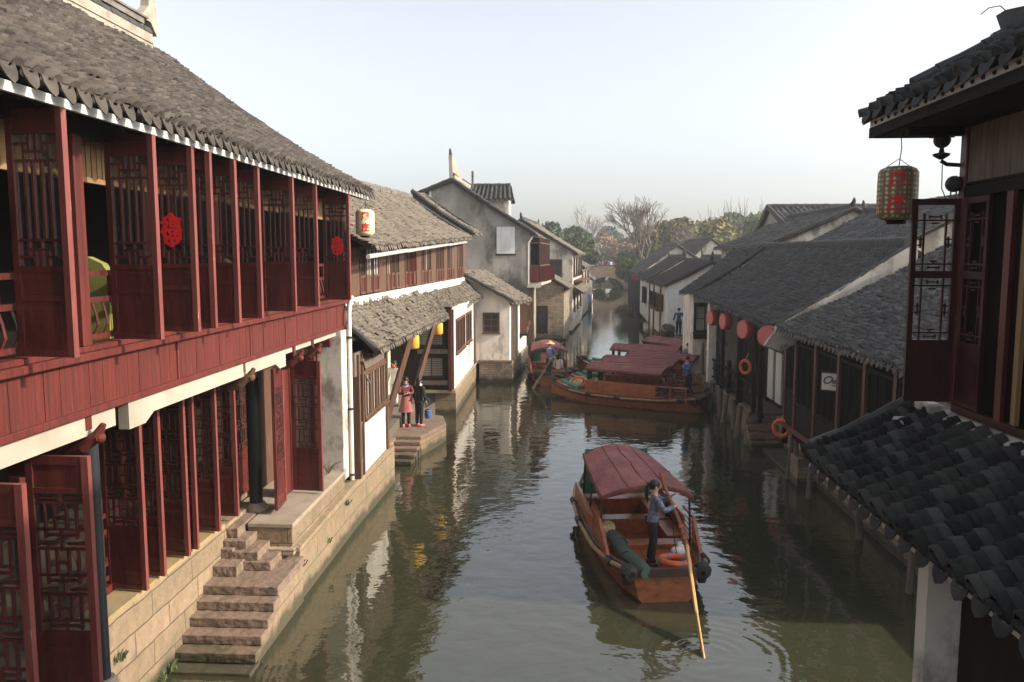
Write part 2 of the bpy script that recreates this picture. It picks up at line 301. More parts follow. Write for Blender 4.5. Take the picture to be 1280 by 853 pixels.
# ------------------------------------------------------------ tiled roof slope
def tiles(parent, A, B, C, D, mat, rw=.25, tl=.16, hc=.055, sag=.06, seg=6, drip=True, thick=.07, name='roof_tiles', under='blackwood', jit=1., dripmat=None, lip=.030):
    A, B, C, D = [np.array(p, float) for p in (A, B, C, D)]
    nu = max(2, int(round(np.linalg.norm(B - A) / rw))); nv = max(2, int(round(np.linalg.norm(D - A) / tl)))
    nrm = np.cross(B - A, D - A); nrm /= np.linalg.norm(nrm)
    if nrm[2] < 0: nrm = -nrm
    def P(u, v, h):
        p = (A * (1 - u)[..., None] + B * u[..., None]) * (1 - v)[..., None] + (D * (1 - u)[..., None] + C * u[..., None]) * v[..., None]
        wob = .016 * min(jit, 1.4) * (np.sin(u * nu * .9 + 3 * v) + np.sin(u * nu * .37 + 1.7) * np.cos(v * 5 + u * 4))
        return p + nrm * (h - sag * np.sin(np.pi * v) + wob)[..., None]
    s = np.linspace(0, 1, seg + 1)
    prof = np.where(s <= .56, hc * np.sin(np.pi * np.clip(s / .56, 0, 1)) ** .75, -hc * .6 * np.sin(np.pi * np.clip((s - .56) / .44, 0, 1)))
    I, J, K = np.meshgrid(np.arange(nu), np.arange(nv), np.arange(seg + 1), indexing='ij')
    hj = RNG.normal(0, .008 * jit, (nu, nv, 1)); uj = RNG.normal(0, .022 * jit, (nu, nv, 1)) / nu; vj = RNG.normal(0, .09 * jit, (nu, nv, 1)) / nv
    tilt = np.abs(RNG.normal(0, .007 * jit, (nu, nv, 1)))
    U = (I + s[K]) / nu + uj; Hc = prof[K] + hj
    v0 = np.clip(J / nv + vj, -.01, 1); v1 = (J + 1.06) / nv
    lv = [P(U, v0, Hc - .012), P(U, v0, Hc + lip + tilt), P(U, v1, Hc)]
    vs = np.stack(lv, 2).reshape(-1, 3)              # (nu,nv,3,seg+1)
    n1 = seg + 1; base = (np.arange(nu * nv) * 3 * n1)[:, None, None]
    r = np.arange(2)[None, :, None]; k = np.arange(seg)[None, None, :]
    q = np.stack([base + r * n1 + k, base + r * n1 + k + 1, base + (r + 1) * n1 + k + 1, base + (r + 1) * n1 + k], -1).reshape(-1, 4)
    tv = np.repeat(np.clip(RNG.normal(.5, .24, nu * nv), 0, 1), 3 * n1)
    inv = W[parent.name].inverted(); off = np.array(inv.translation)
    R = np.array(inv.to_3x3()); vs = vs @ R.T + off
    me = bpy.data.meshes.new(name); me.vertices.add(len(vs)); me.vertices.foreach_set('co', vs.ravel())
    me.loops.add(q.size); me.loops.foreach_set('vertex_index', q.ravel().astype(np.int32))
    me.polygons.add(len(q)); me.polygons.foreach_set('loop_start', np.arange(0, q.size, 4, dtype=np.int32))
    me.polygons.foreach_set('loop_total', np.full(len(q), 4, np.int32))
    me.update(calc_edges=True); me.validate()
    a = me.attributes.new('tv', 'FLOAT', 'POINT'); a.data.foreach_set('value', tv)
    me.materials.append(Mt[mat]); o = place(name, me, parent)
    # boards underneath
    b = MB(); nseg = 6; uu = np.array([0., 1.])
    top = []; bot = []
    for j in range(nseg + 1):
        v = np.array([j / nseg, j / nseg]); p = P(uu, v, np.full(2, -.03)); pb = P(uu, v, np.full(2, -.03 - thick)); top.append(p); bot.append(pb)
    vsx = [p for row in top for p in row] + [p for row in bot for p in row]; m = 2 * (nseg + 1)
    fs = []
    for j in range(nseg):
        a0, a1, a2, a3 = 2 * j, 2 * j + 1, 2 * j + 3, 2 * j + 2
        fs += [(a0, a1, a2, a3), (m + a3, m + a2, m + a1, m + a0), (a0, a3, m + a3, m + a0), (a1, m + a1, m + a2, a2)]
    fs += [(0, m, m + 1, 1), (m - 2, m - 1, 2 * m - 1, 2 * m - 2)]
    b.add(vsx, fs).build('roof_boards', under, parent)
    if drip:
        e = (B - A) / np.linalg.norm(B - A); o_ = A - D; o_[2] = 0; o_ -= e * o_.dot(e); o_ /= np.linalg.norm(o_)
        d = MB(); sc_ = min(.86 * rw / .25, .92)
        for i in range(nu):
            j1 = RNG.normal(0, .006, 3)
            c = P(np.array([(i + .78) / nu]), np.array([0.]), np.array([.0]))[0] + o_ * .02 + j1
            wd = rw * .37; dn = np.array([0, 0, -1.]) * .94 + o_ * .3
            pts = [(-wd, .02), (-wd, -.07 * sc_), (-wd * .66, -.145 * sc_), (0, -.195 * sc_), (wd * .66, -.145 * sc_), (wd, -.07 * sc_), (wd, .02), (wd * .5, -.02), (0, -.03), (-wd * .5, -.02)]
            d.prism([c + e * x - dn * y for x, y in pts], o_ * .014)
            c = P(np.array([(i + .28) / nu]), np.array([0.]), np.array([0.]))[0] + j1
            R0 = rw * .27
            arc = [c + e * R0 * math.cos(t) + nrm * (R0 * .9) * math.sin(t) for t in np.linspace(0, math.pi, 8)]
            d.prism([p - o_ * .02 for p in arc], o_ * .045)
        dm = d.build('eave_tiles', dripmat or mat, parent)
        n = len(dm.data.vertices); a = dm.data.attributes.new('tv', 'FLOAT', 'POINT')
        a.data.foreach_set('value', np.clip(RNG.normal(.55, .15, n), 0, 1))
    return o
def ridge(parent, p, q, h=.3, wd=.22, mat='ridge', topmat='ridge_dark', curl=.0, ends=(1, 1)):
    p, q = V(p), V(q); d = (q - p).normalized(); u = V((0, 0, 1)); L = (q - p).length
    b = MB(); b.bar(p + u * h / 2, q + u * h / 2, wd, h); b.bar(p + u * (h * .42), q + u * (h * .42), wd + .05, .035)
    r = b.build('ridge', mat, parent)
    t = MB(); n = max(3, int(L / .3))
    for i in range(n):
        a = p + d * (L * i / n) + u * (h + .02); c = p + d * (L * (i + .97) / n) + u * (h + .02 + .008 * ((i * 7) % 3))
        t.tube([a, c], wd * .5 + .01 * ((i * 5) % 2), 8)
    t.build('ridge_cap', topmat, r)
    if curl:
        c = MB()
        for s_, e, on in ((-1, p, ends[0]), (1, q, ends[1])):
            if not on: continue
            dd = d * s_; pts = [e - dd * curl * 1.6 + u * (h + .02), e - dd * curl * .6 + u * (h + .06), e + u * (h + curl * .35), e + dd * curl * .35 + u * (h + curl * .8), e + dd * curl * .42 + u * (h + curl * 1.25)]
            c.tube(pts, [wd * .5, wd * .55, wd * .5, wd * .4, wd * .15], 8)
        c.build('ridge_end', topmat, r, smooth=True)
    return r
def verge(parent, pts, r=.09, mat='ridge_dark', name='verge_tiles', drop=.16, dmat='ridge'):
    """row of half-round tiles down a gable edge over a mortar strip"""
    b = MB(); pts = [V(p) for p in pts]
    for a, c in zip(pts, pts[1:]):
        L = (c - a).length; n = max(2, int(L / .32)); d = (c - a) / n
        for i in range(n):
            b.tube([a + d * i + V((0, 0, .02 * (i % 2))), a + d * (i + .98) + V((0, 0, .01))], [r, r * .88], 7)
    o = b.build(name, mat, parent)
    if drop:
        m = MB()
        for a, c in zip(pts, pts[1:]):
            m.prism([a, c, c - V((0, 0, drop)), a - V((0, 0, drop))], (0, .06, 0) if abs((c - a).y) < abs((c - a).x) else (.06, 0, 0))
        m.build('verge_strip', dmat, parent)
    return o
def window(parent, c, wd, ht, face='+x', nx=2, ny=2, fm='brownwood', pm='pane', fr=.06, bar=.025, dep=.06, name='window'):
    """frame with glazing bars standing proud of a wall, pane behind"""
    c = V(c); F = {'+x': V((1, 0, 0)), '-x': V((-1, 0, 0)), '-y': V((0, -1, 0))}[face]; S = V((0, 1, 0)) if face[1] == 'x' else V((1, 0, 0))
    b = MB(); up = V((0, 0, 1))
    def strip(s0, s1, z0, z1, d0, d1):
        ps = [c + S * s0 + up * z0 + F * d0, c + S * s1 + up * z1 + F * d1]
        b.box(min(ps[0].x, ps[1].x), max(ps[0].x, ps[1].x), min(ps[0].y, ps[1].y), max(ps[0].y, ps[1].y), min(ps[0].z, ps[1].z), max(ps[0].z, ps[1].z))
    hw, hh = wd / 2, ht / 2
    strip(-hw, -hw + fr, -hh, hh, 0, dep); strip(hw - fr, hw, -hh, hh, 0, dep)
    strip(-hw + fr, hw - fr, hh - fr, hh, 0, dep); strip(-hw + fr, hw - fr, -hh, -hh + fr, 0, dep)
    strip(-hw - .04, hw + .04, -hh - .05, -hh, 0, dep + .05)
    for i in range(1, nx):
        s0 = -hw + wd * i / nx; strip(s0 - bar / 2, s0 + bar / 2, -hh + fr, hh - fr, .012, dep - .01)
    for i in range(1, ny):
        z0 = -hh + ht * i / ny; strip(-hw + fr, hw - fr, z0 - bar / 2, z0 + bar / 2, .014, dep - .015)
    f = b.build(name, fm, parent); b = MB(); strip(-hw + fr, hw - fr, -hh + fr, hh - fr, -.01, .01)
    inv = W[parent.name].inverted(); me = b.mesh('pane', pm, inv=inv); place('pane', me, f)
    return f
def board_wall(parent, p, q, z0, z1, mat, bw=.18, t=.03, name='plank_wall', nrm=None, jit=.006):
    """upright planks side by side from p to q (xy points)"""
    p, q = V((*p, 0)), V((*q, 0)); L = (q - p).length; n = max(1, int(L / bw)); d = (q - p).normalized()
    no = V((d.y, -d.x, 0)) if nrm is None else V(nrm); b = MB()
    for i in range(n):
        a = p + d * (L * i / n + .003); c = p + d * (L * (i + 1) / n - .003); o = no * random.uniform(0, jit)
        b.prism([a + o + V((0, 0, z0)), c + o + V((0, 0, z0)), c + o + V((0, 0, z1)), a + o + V((0, 0, z1))], -no * t)
    return b.build(name, mat, parent)

# ------------------------------------------------------------ lattice shutters (local: x from the hinge, z up)
def shutter_proto(wd, ht, th=.05, style='upper'):
    st = wd * .11; P_ = {}
    lz0, lz1 = (.36, .90) if style == 'upper' else (.32, .86)
    if style == 'right': lz0, lz1 = .30, .93
    f = MB(); f.box(st, wd - st, -th * .45, th * .45, 0, st); f.box(st, wd - st, -th * .45, th * .45, ht - st * 1.2, ht)
    for z in ((.24, lz0) if style != 'lower' else (.09, .26, lz0)): f.box(st, wd - st, -th * .45, th * .45, z * ht - st * .4, z * ht + st * .4)
    if lz1 < .93: f.box(st, wd - st, -th * .45, th * .45, lz1 * ht, lz1 * ht + st * .8)
    f.box(0, st, -th / 2, th / 2, 0, ht)
    if style == 'right': f.box(st, wd - st, -th * .45, th * .45, .615 * ht, .65 * ht)
    P_['window_shutter'] = f
    e = MB(); e.box(wd - st, wd, -th / 2 - .003, th / 2 + .003, 0, ht); P_['stile'] = e
    p = MB(); p.box(st, wd - st, -th * .18, th * .18, st, lz0 * ht)
    if lz1 < .93: q_ = MB(); q_.box(st, wd - st, -th * .18, th * .18, lz1 * ht + st * .5, ht - st); P_['top_panel'] = q_
    for a, b_ in ((0.0, .24), (.26, lz0)): p.box(st * 1.8, wd - st * 1.8, -th * .3, th * .3, a * ht + st * 2, b_ * ht - st)
    P_['panel'] = p
    l = MB(); z0, z1 = lz0 * ht + st * .4, lz1 * ht; x0, x1 = st, wd - st; w_ = x1 - x0; bb = .011
    def hb(a, b_, z): l.box(x0 + w_ * a, x0 + w_ * b_, -th * .3, th * .3, z - bb, z + bb)
    def vb(a, za, zb): l.box(x0 + w_ * a - bb, x0 + w_ * a + bb, -th * .33, th * .33, za, zb)
    H = z1 - z0
    if style == 'upper':
        for a in (.22, .40, .60, .78): vb(a, z0 + H * .2, z1 - H * .2)
        for zc, s_ in ((z0, 1), (z1, -1)):
            hb(0, 1, zc + s_ * H * .20); hb(.22, .78, zc + s_ * H * .13); hb(0, .35, zc + s_ * H * .07); hb(.65, 1, zc + s_ * H * .07)
            for a, f0, f1 in ((.35, 0, .13), (.65, 0, .13), (.22, .07, .20), (.78, .07, .2), (.5, 0, .13), (.5, .13, .2)): vb(a, min(zc + s_ * H * f0, zc + s_ * H * f1), max(zc + s_ * H * f0, zc + s_ * H * f1))
    elif style == 'lower':
        for (a0, a1) in ((.0, .34), (.33, .67), (.66, 1.)):
            b0, b1 = z0 + H * a0, z0 + H * a1; h_ = b1 - b0
            for a in (.18, .38, .62, .82): vb(a, b0 + h_ * .22, b1 - h_ * .2)
            vb(.5, b0, b0 + h_ * .25); vb(.5, b1 - h_ * .25, b1)
            hb(0, 1, b0 + h_ * .24); hb(0, 1, b1 - h_ * .2); hb(.18, .82, b0 + h_ * .12); hb(0, .38, b1 - h_ * .09); hb(.62, 1, b1 - h_ * .09)
            hb(.38, .62, b0 + h_ * .5); vb(.18, b0 + h_ * .05, b0 + h_ * .24); vb(.82, b0 + h_ * .05, b0 + h_ * .24)
    else:
        for b0, b1 in ((z0, .615 * ht), (.65 * ht, z1)):
            h_ = b1 - b0; vb(.2, b0, b1); vb(.8, b0, b1); hb(0, 1, b0 + h_ * .12); hb(0, 1, b1 - h_ * .12)
            for zc in (b0 + h_ * .06, b1 - h_ * .06, ): hb(.35, .65, zc); vb(.35, zc - h_ * .03, zc + h_ * .03); vb(.65, zc - h_ * .03, zc + h_ * .03)
            for a in (.12, .88): hb(a - .08, a + .08, b0 + h_ * .45); hb(a - .08, a + .08, b0 + h_ * .55); vb(a, b0 + h_ * .4, b0 + h_ * .6)
            hb(.4, .6, b0 + h_ * .17); vb(.5, b0 + h_ * .12, b0 + h_ * .17); hb(.4, .6, b1 - h_ * .17)
    P_['lattice'] = l
    g = MB(); g.box(x0, x1, -.003, .003, z0, z1); P_['glass'] = g
    mats = {'window_shutter': 'red_dark', 'stile': 'red_edge', 'panel': 'red_dark', 'top_panel': 'red_dark', 'lattice': 'red_dark', 'glass': 'glass'}
    return {k: m.mesh(k, mats[k]) for k, m in P_.items() if m.v}
def text_mesh(body, size):
    cu = bpy.data.curves.new('t', 'FONT'); cu.body = body; cu.size = size; cu.align_x = 'CENTER'; cu.align_y = 'CENTER'; cu.extrude = 0; cu.offset = .006; cu.resolution_u = 2
    o = bpy.data.objects.new('t', cu); COL.objects.link(o); me = bpy.data.meshes.new_from_object(o.evaluated_get(bpy.context.evaluated_depsgraph_get()))
    bpy.data.objects.remove(o); bpy.data.curves.remove(cu); return me
def shutter(parent, proto, loc, rz, glass=True, paper=None, name='window_shutter'):
    inv = W[parent.name].inverted(); f = place(name, proto['window_shutter'], parent, tuple(inv @ V(loc)), rz)
    for k in ('stile', 'panel', 'top_panel', 'lattice') + (('glass',) if glass else ()):
        if k in proto: place(k, proto[k], f)
    if paper:
        x, z, s, c = paper; b = MB(); n = 64; pts = []
        for i in range(n):
            t = 2 * math.pi * i / n; r_ = s * (1 + .05 * math.cos(8 * t) + .03 * math.cos(3 * t + 1)); pts.append((x + r_ * .62 * math.cos(t), -.034, z + r_ * math.sin(t)))
        for kk in range(n):
            a_, c_ = V(pts[kk]), V(pts[(kk + 1) % n]); ct = V((x, -.034, z)); ia, ic = ct + (a_ - ct) * .80, ct + (c_ - ct) * .80
            b.add([a_, c_, ic, ia, a_ + V((0, .003, 0)), c_ + V((0, .003, 0)), ic + V((0, .003, 0)), ia + V((0, .003, 0))], [(0, 1, 2, 3), (4, 7, 6, 5), (0, 4, 5, 1), (3, 2, 6, 7)])
            if kk % 8 == 0: b.bar(ct + (a_ - ct) * .45, ct + (a_ - ct) * .85, .035, .003, (0, 1, 0))
        pp = b.build('paper_cut', 'redpaper', f, local=True)
        me = text_mesh('福', s * 1.45); me.transform(MX.Translation((x, -.036, z)) @ MX.Rotation(rad(90), 4, 'X')); me.materials.clear(); me.materials.append(Mt['redpaper']); place('lettering', me, pp)
    return f

# ============================================================ SETTING
def watermat():
    m, t, b = newmat('canal water'); c = coords(t, (1, 1, 1))
    f = noise(t, coords(t, (.05, .05, 1)), 1.5, 3)
    t.links.new(ramp(t, f, [(.036, .038, .021), (.048, .049, .028)], .3, .7), b.inputs['Base Color'])
    b.inputs['Roughness'].default_value = .035; b.inputs['IOR'].default_value = 1.62; b.inputs['Specular IOR Level'].default_value = .95
    n1 = noise(t, coords(t, (.9, 1.15, 1)), 1.7, 3, .5); n2 = noise(t, coords(t, (2.2, 2.8, 1)), 1.9, 4, .55)
    yz = N(t, 'ShaderNodeSeparateXYZ'); t.links.new(coords(t), yz.inputs[0]); calm = N(t, 'ShaderNodeMapRange'); calm.inputs[1].default_value = 35; calm.inputs[2].default_value = 110; calm.inputs[3].default_value = 1; calm.inputs[4].default_value = .10
    t.links.new(yz.outputs[1], calm.inputs[0])
    patch = thr(t, noise(t, coords(t, (.16, .10, 1)), 1.0, 2), .38, .66)
    h = N(t, 'ShaderNodeMath', operation='MULTIPLY_ADD'); t.links.new(n2, h.inputs[0]); t.links.new(mul(t, patch, .22), h.inputs[1]); t.links.new(mul(t, n1, .75), h.inputs[2])
    # rings spreading from the boat's stern and the oar
    hh = h.outputs[0]
    for (x, y, sc_, am, fo) in ((2.3, 11.9, 1.5, .13, 2.6), (1.9, 15.0, .8, .10, 6.0), (-.6, 37.6, 1.0, .10, 4.5)):
        mp = N(t, 'ShaderNodeMapping'); mp.inputs['Location'].default_value = (-x, -y, 0)
        tc = N(t, 'ShaderNodeTexCoord'); t.links.new(tc.outputs['Object'], mp.inputs[0])
        wv = N(t, 'ShaderNodeTexWave', wave_type='RINGS', rings_direction='SPHERICAL', wave_profile='SIN')
        wv.inputs['Scale'].default_value = sc_; wv.inputs['Distortion'].default_value = 5; wv.inputs['Detail'].default_value = 1.5; wv.inputs['Detail Scale'].default_value = .7
        t.links.new(mp.outputs[0], wv.inputs['Vector'])
        ln = N(t, 'ShaderNodeVectorMath', operation='LENGTH'); t.links.new(mp.outputs[0], ln.inputs[0])
        fl = N(t, 'ShaderNodeMapRange'); fl.inputs[1].default_value = 0; fl.inputs[2].default_value = fo; fl.inputs[3].default_value = am; fl.inputs[4].default_value = 0
        t.links.new(ln.outputs['Value'], fl.inputs[0])
        ma = N(t, 'ShaderNodeMath', operation='MULTIPLY_ADD'); t.links.new(wv.outputs['Fac'], ma.inputs[0]); t.links.new(fl.outputs[0], ma.inputs[1]); t.links.new(hh, ma.inputs[2]); hh = ma.outputs[0]
    bump(t, b, mul(t, hh, calm.outputs[0]), .36, .06)
    return m
Mt['water'] = watermat()
b = MB(); b.add([(-60, -20, 0), (60, -20, 0), (60, 320, 0), (-60, 320, 0)], [(0, 1, 2, 3)]); tag(b.build('water', 'water'), kind='structure')
Mt['ground'] = nm('town ground', [(.10, .085, .065), (.17, .15, .12)], .3, .9, .3, 6)
LB = [(-6.4, -30), (-6.4, 11.5), (-5.9, 13.6), (-5.0, 17), (-5.0, 24), (-5.2, 29.8), (-4.3, 31), (-4.3, 39.5), (-2.6, 40), (-2.2, 47), (-1.2, 60), (.9, 80), (3.1, 102), (4.6, 150), (4.2, 165), (4, 176)]
RB = [(7.2, -30), (7.2, 22), (7.4, 25), (7.4, 50), (8.2, 62), (9.8, 80), (11.5, 102), (13.8, 150), (14, 165), (14, 176)]
b = MB()
def landstrip(E, side, far):
    n = len(E); vs = []
    for x, y in E: vs += [(far, y, .9), (x, y, .9), (x, y, -.6)]
    fs = []
    for i in range(n - 1):
        a, c = 3 * i, 3 * i + 3; fs += [(a, a + 1, c + 1, c), (a + 1, a + 2, c + 2, c + 1)]
    b.add(vs, fs)
landstrip(LB, -1, -1500); landstrip(RB, 1, 1500)
b.add([(-1500, 176, .9), (1500, 176, .9), (1500, 3000, .9), (-1500, 3000, .9), (4, 176, -.6), (14, 176, -.6), (4, 176, .9), (14, 176, .9)], [(0, 1, 2, 3), (4, 5, 7, 6)])
tag(b.build('ground', 'ground'), kind='structure')

# ============================================================ RED TEAHOUSE (left foreground)
T = thing('teahouse', 'large two-storey red wooden teahouse on the left with its lattice shutters swung open', 'building', (-5.6, 10.5, 0))
XF = -4.7; YN, YE = 2.2, 17.62
tiles(T, (-4.1, YN, 7.52), (-4.1, 17.84, 7.52), (-8.6, 17.84, 10.45), (-8.6, YN, 10.45), 'tile_brown', rw=.25, tl=.085, hc=.082, sag=.13, seg=6, jit=.9, lip=.022)
tiles(T, (-13.1, YN, 7.52), (-13.1, 17.84, 7.52), (-8.6, 17.84, 10.45), (-8.6, YN, 10.45), 'tile_brown', rw=.5, tl=.5, hc=.06, sag=.1, seg=4, drip=False)
r = ridge(T, (-8.6, YN, 10.42), (-8.6, 16.9, 10.42), h=.30, wd=.26, mat='ridge_pale', topmat='ridge_dark')
b = MB()                                    # brick band, thin stacked tiles above the pale strip
b.box(-8.72, -8.48, YN, 16.6, 10.86, 10.98); b.box(-8.76, -8.44, YN, 16.7, 10.98, 11.02)
b.build('ridge_cap', 'ridge', r)
b = MB(); b.prism([(-8.68, 16.0, 10.98), (-8.68, 16.9, 10.98), (-8.68, 17.15, 10.75), (-8.68, 17.2, 11.2), (-8.68, 17.05, 11.62), (-8.68, 16.9, 11.62), (-8.68, 16.85, 11.3), (-8.68, 16.6, 11.08)], (.18, 0, 0))
b.build('ridge_end', 'ridge_pale', r)
b = MB(); b.tube([(-8.6, 16.97, 11.6), (-8.6, 16.97, 11.8)], .03, 6); b.tube([(-8.6, 16.75, 11.74), (-8.6, 16.88, 11.93), (-8.6, 17.05, 11.93), (-8.6, 17.3, 11.78)], [.05, .10, .09, .02], 8)
b.build('finial', 'ridge_dark', r, smooth=True)
verge(T, [(-4.2, 17.84, 7.53), (-5.6, 17.84, 8.36), (-7.1, 17.84, 9.36), (-8.6, 17.84, 10.42)], .08, drop=.2)
b = MB(); b.box(-4.20, -4.16, YN, 17.8, 7.35, 7.43); b.build('eave_fascia', 'white_paint', T)
b = MB()
for i in range(70):                          # rafters
    y = YN + .22 * i + .1
    if y < 17.7: b.bar((-4.22, y, 7.37), (-5.6, y, 8.12), .07, .08)
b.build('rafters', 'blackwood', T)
b = MB(); b.box(-4.78, -4.64, YN, YE, 7.28, 7.5); b.box(-4.76, -4.66, YN, YE, 7.56, 7.75); b.build('header_beam', 'blackwood', T)
board_wall(T, (XF, YE), (XF, YN), 4.58, 5.08, 'red_wood', .24, .05, 'plank_band', nrm=(1, 0, 0), jit=.008)
b = MB()
for yy in (9.62, 12.0, 13.6): b.box(XF - .02, XF + .022, yy - .012, yy + .012, 4.58, 5.08)
b.build('band_batten', 'red_edge', T)
b = MB(); b.box(-4.80, -4.61, YN, YE + .05, 5.07, 5.15); b.box(-4.86, -4.65, YN, YE + .03, 5.15, 5.21); b.build('window_sill', 'red_wood', T, bevel=.01)
b = MB(); b.box(-4.79, -4.655, YN, YE + .05, 4.51, 4.585); b.build('band_foot', 'red_wood', T, bevel=.01)
b = MB(); b.prism([(-4.82, 8.45, 4.2), (-4.82, 8.8, 4.2), (-4.82, 9.0, 4.3), (-4.82, 13.1, 4.3), (-4.82, 13.3, 4.2), (-4.82, 13.6, 4.2), (-4.82, 13.6, 4.51), (-4.82, 8.45, 4.51)], (.12, 0, 0)); b.build('cream_beam', 'cream', T)
b = MB(); b.box(-4.82, -4.71, YN, 8.2, 4.3, 4.51); b.build('cream_beam', 'cream', T)
b = MB(); b.box(-4.84, -4.73, 13.7, 17.0, 4.40, 4.51); b.build('cream_beam', 'cream', T)
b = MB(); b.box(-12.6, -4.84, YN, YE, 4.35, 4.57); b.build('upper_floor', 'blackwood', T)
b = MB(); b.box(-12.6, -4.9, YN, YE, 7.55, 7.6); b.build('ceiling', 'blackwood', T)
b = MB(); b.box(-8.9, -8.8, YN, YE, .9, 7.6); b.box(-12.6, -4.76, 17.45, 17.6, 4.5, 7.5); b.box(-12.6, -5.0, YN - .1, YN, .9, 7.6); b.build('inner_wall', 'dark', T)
b = MB()
for y in (2.5, 4.9, 7.70, 10.9, 13.95): b.box(-4.80, -4.68, y - .07, y + .07, 5.2, 7.3)
for y in (17.5,): b.box(-4.78, -4.64, y - .07, y + .07, 5.2, 7.5)
for k, (y) in enumerate((2.5, 4.9, 7.70, 10.9, 13.95, 17.5)):
    q = MB(); q.box(-4.80, -4.66, y - .075, y + .075, 5.21, 7.3); q.build('window_post', 'red_wood', T, bevel=.008)
for y0, y1 in ((3., 4.83), (4.97, 7.62), (7.78, 10.82), (10.98, 13.87), (14.03, 17.4)):
    q = MB(); n = max(2, int((y1 - y0) / .05))
    for i in range(n):
        a = y0 + (y1 - y0) * i / n; q.box(-5.0 + .006 * (i % 2), -4.97 + .006 * (i % 2), a + .003, a + (y1 - y0) / n - .003, 6.93, 7.5)
    q.box(-5.02, -4.95, y0, y1, 6.88, 6.93); q.build('slatted_valance', 'goldwood', T)
    q = MB()
    for z in (5.93, 5.66, 5.28): q.box(-4.79, -4.73, y0, y1, z - .028, z + .028)
    n = int((y1 - y0) / .17)
    for i in range(1, n):
        a = y0 + (y1 - y0) * i / n; q.tube([(-4.76, a, 5.28), (-4.70, a, 5.4), (-4.72, a, 5.52), (-4.76, a, 5.64)], .014, 6)
        if i % 3 == 0: q.box(-4.78, -4.74, a - .02, a + .02, 5.66, 5.92)
    q.build('balustrade', 'red_dark', T)
UP = shutter_proto(.56, 2.12, .055, 'upper')
for i, (yf, da, pp) in enumerate(((6.75, -8, None), (8.26, -7, None), (9.11, -4, (.28, 1.17, .19, 1)), (9.56, -2, None), (10.35, -6, None), (11.15, -5, None), (12.62, -5, None), (13.83, -3, None), (16.07, -7, (.30, 1.08, .19, 1)))):
    shutter(T, UP, (-4.70, yf, 5.23), rad(da), paper=pp)
# ground floor
b = MB(); b.tube([(-4.80, 7.85, 1.62), (-4.80, 7.85, 4.51)], .082, 18); b.build('column', 'post_black', T, smooth=True)
b = MB(); b.lathe([(0, 1.5), (.15, 1.5), (.16, 1.56), (.12, 1.64), (0, 1.64)], (-4.80, 7.85, 0), 16); b.build('column_base', 'stone_pale', T)
b = MB(); b.box(-6.4, -4.66, YN, 7.96, -.5, 1.5); b.box(-8.8, -5.66, 7.96, 14.4, -.5, 1.5); b.build('foundation', 'stone', T)
b = MB(); b.box(-6.0, -5.62, 7.96, 12.95, 1.5, 1.57); b.build('stone_ledge', 'ochre', T)
b = MB(); b.box(-8.8, -6.0, YN, 17.4, 1.44, 1.56); b.build('lower_floor', 'stone_step', T)
b = MB(); b.box(-5.14, -4.62, 16.9, 17.45, 1.2, 4.5); b.build('end_pier', 'plaster_stain', T)
b = MB(); b.box(-9.0, -5.14, 17.1, 17.3, .9, 4.5); b.build('end_wall', 'plaster_white', T)
DR = shutter_proto(.62, 2.6, .055, 'lower'); DB = shutter_proto(.60, 2.66, .055, 'lower')
for yf, da in ((10.22, -6), (10.68, -3), (11.45, -4), (11.72, -2), (12.54, -3), (13.3, -2)): shutter(T, DB, (-6.10, yf, 1.6), rad(da), name='door_shutter')
for yf, da in ((7.19, 0), (6.28, -2)): shutter(T, DR, (-5.03, yf, 1.62), rad(da), name='door_shutter')
shutter(T, DR, (-5.20, 15.3, 1.48), rad(-6), name='door_shutter')
shutter(T, DR, (-5.06, 13.9, 1.5), rad(94), name='door_shutter')
for y in (14.35, 14.97): shutter(T, DB, (-5.98, y, 1.58), rad(88), name='door_shutter')
b = MB(); b.box(-6.16, -6.02, 8.5, 14.3, 1.56, 1.66); b.box(-6.16, -6.02, 8.5, 14.3, 4.25, 4.4); b.build('door_sill', 'red_dark', T)
for y in (8.55, 9.9, 12.75, 14.25):
    b = MB(); b.box(-6.15, -6.03, y - .06, y + .06, 1.66, 4.25); b.build('door_post', 'red_dark', T)
b = MB(); b.tube([(-5.55, 14.22, 1.5), (-5.55, 14.22, 4.4)], .12, 16); b.build('column', 'post_black', T, smooth=True)
b = MB(); b.lathe([(0, 1.4), (.2, 1.4), (.2, 1.48), (.15, 1.56), (0, 1.56)], (-5.55, 14.22, 0), 16); b.build('column_base', 'stone_pale', T)
b = MB()
for z in (1.75, 1.95, 2.4, 2.62): b.box(-6.12, -6.06, 9.0, 10.6, z - .03, z + .03)
for i in range(9): b.tube([(-6.09, 9.1 + i * .18, 1.95), (-6.05, 9.15 + i * .18, 2.17), (-6.09, 9.1 + i * .18, 2.4)], .016, 6)
b.build('balustrade', 'red_dark', T)
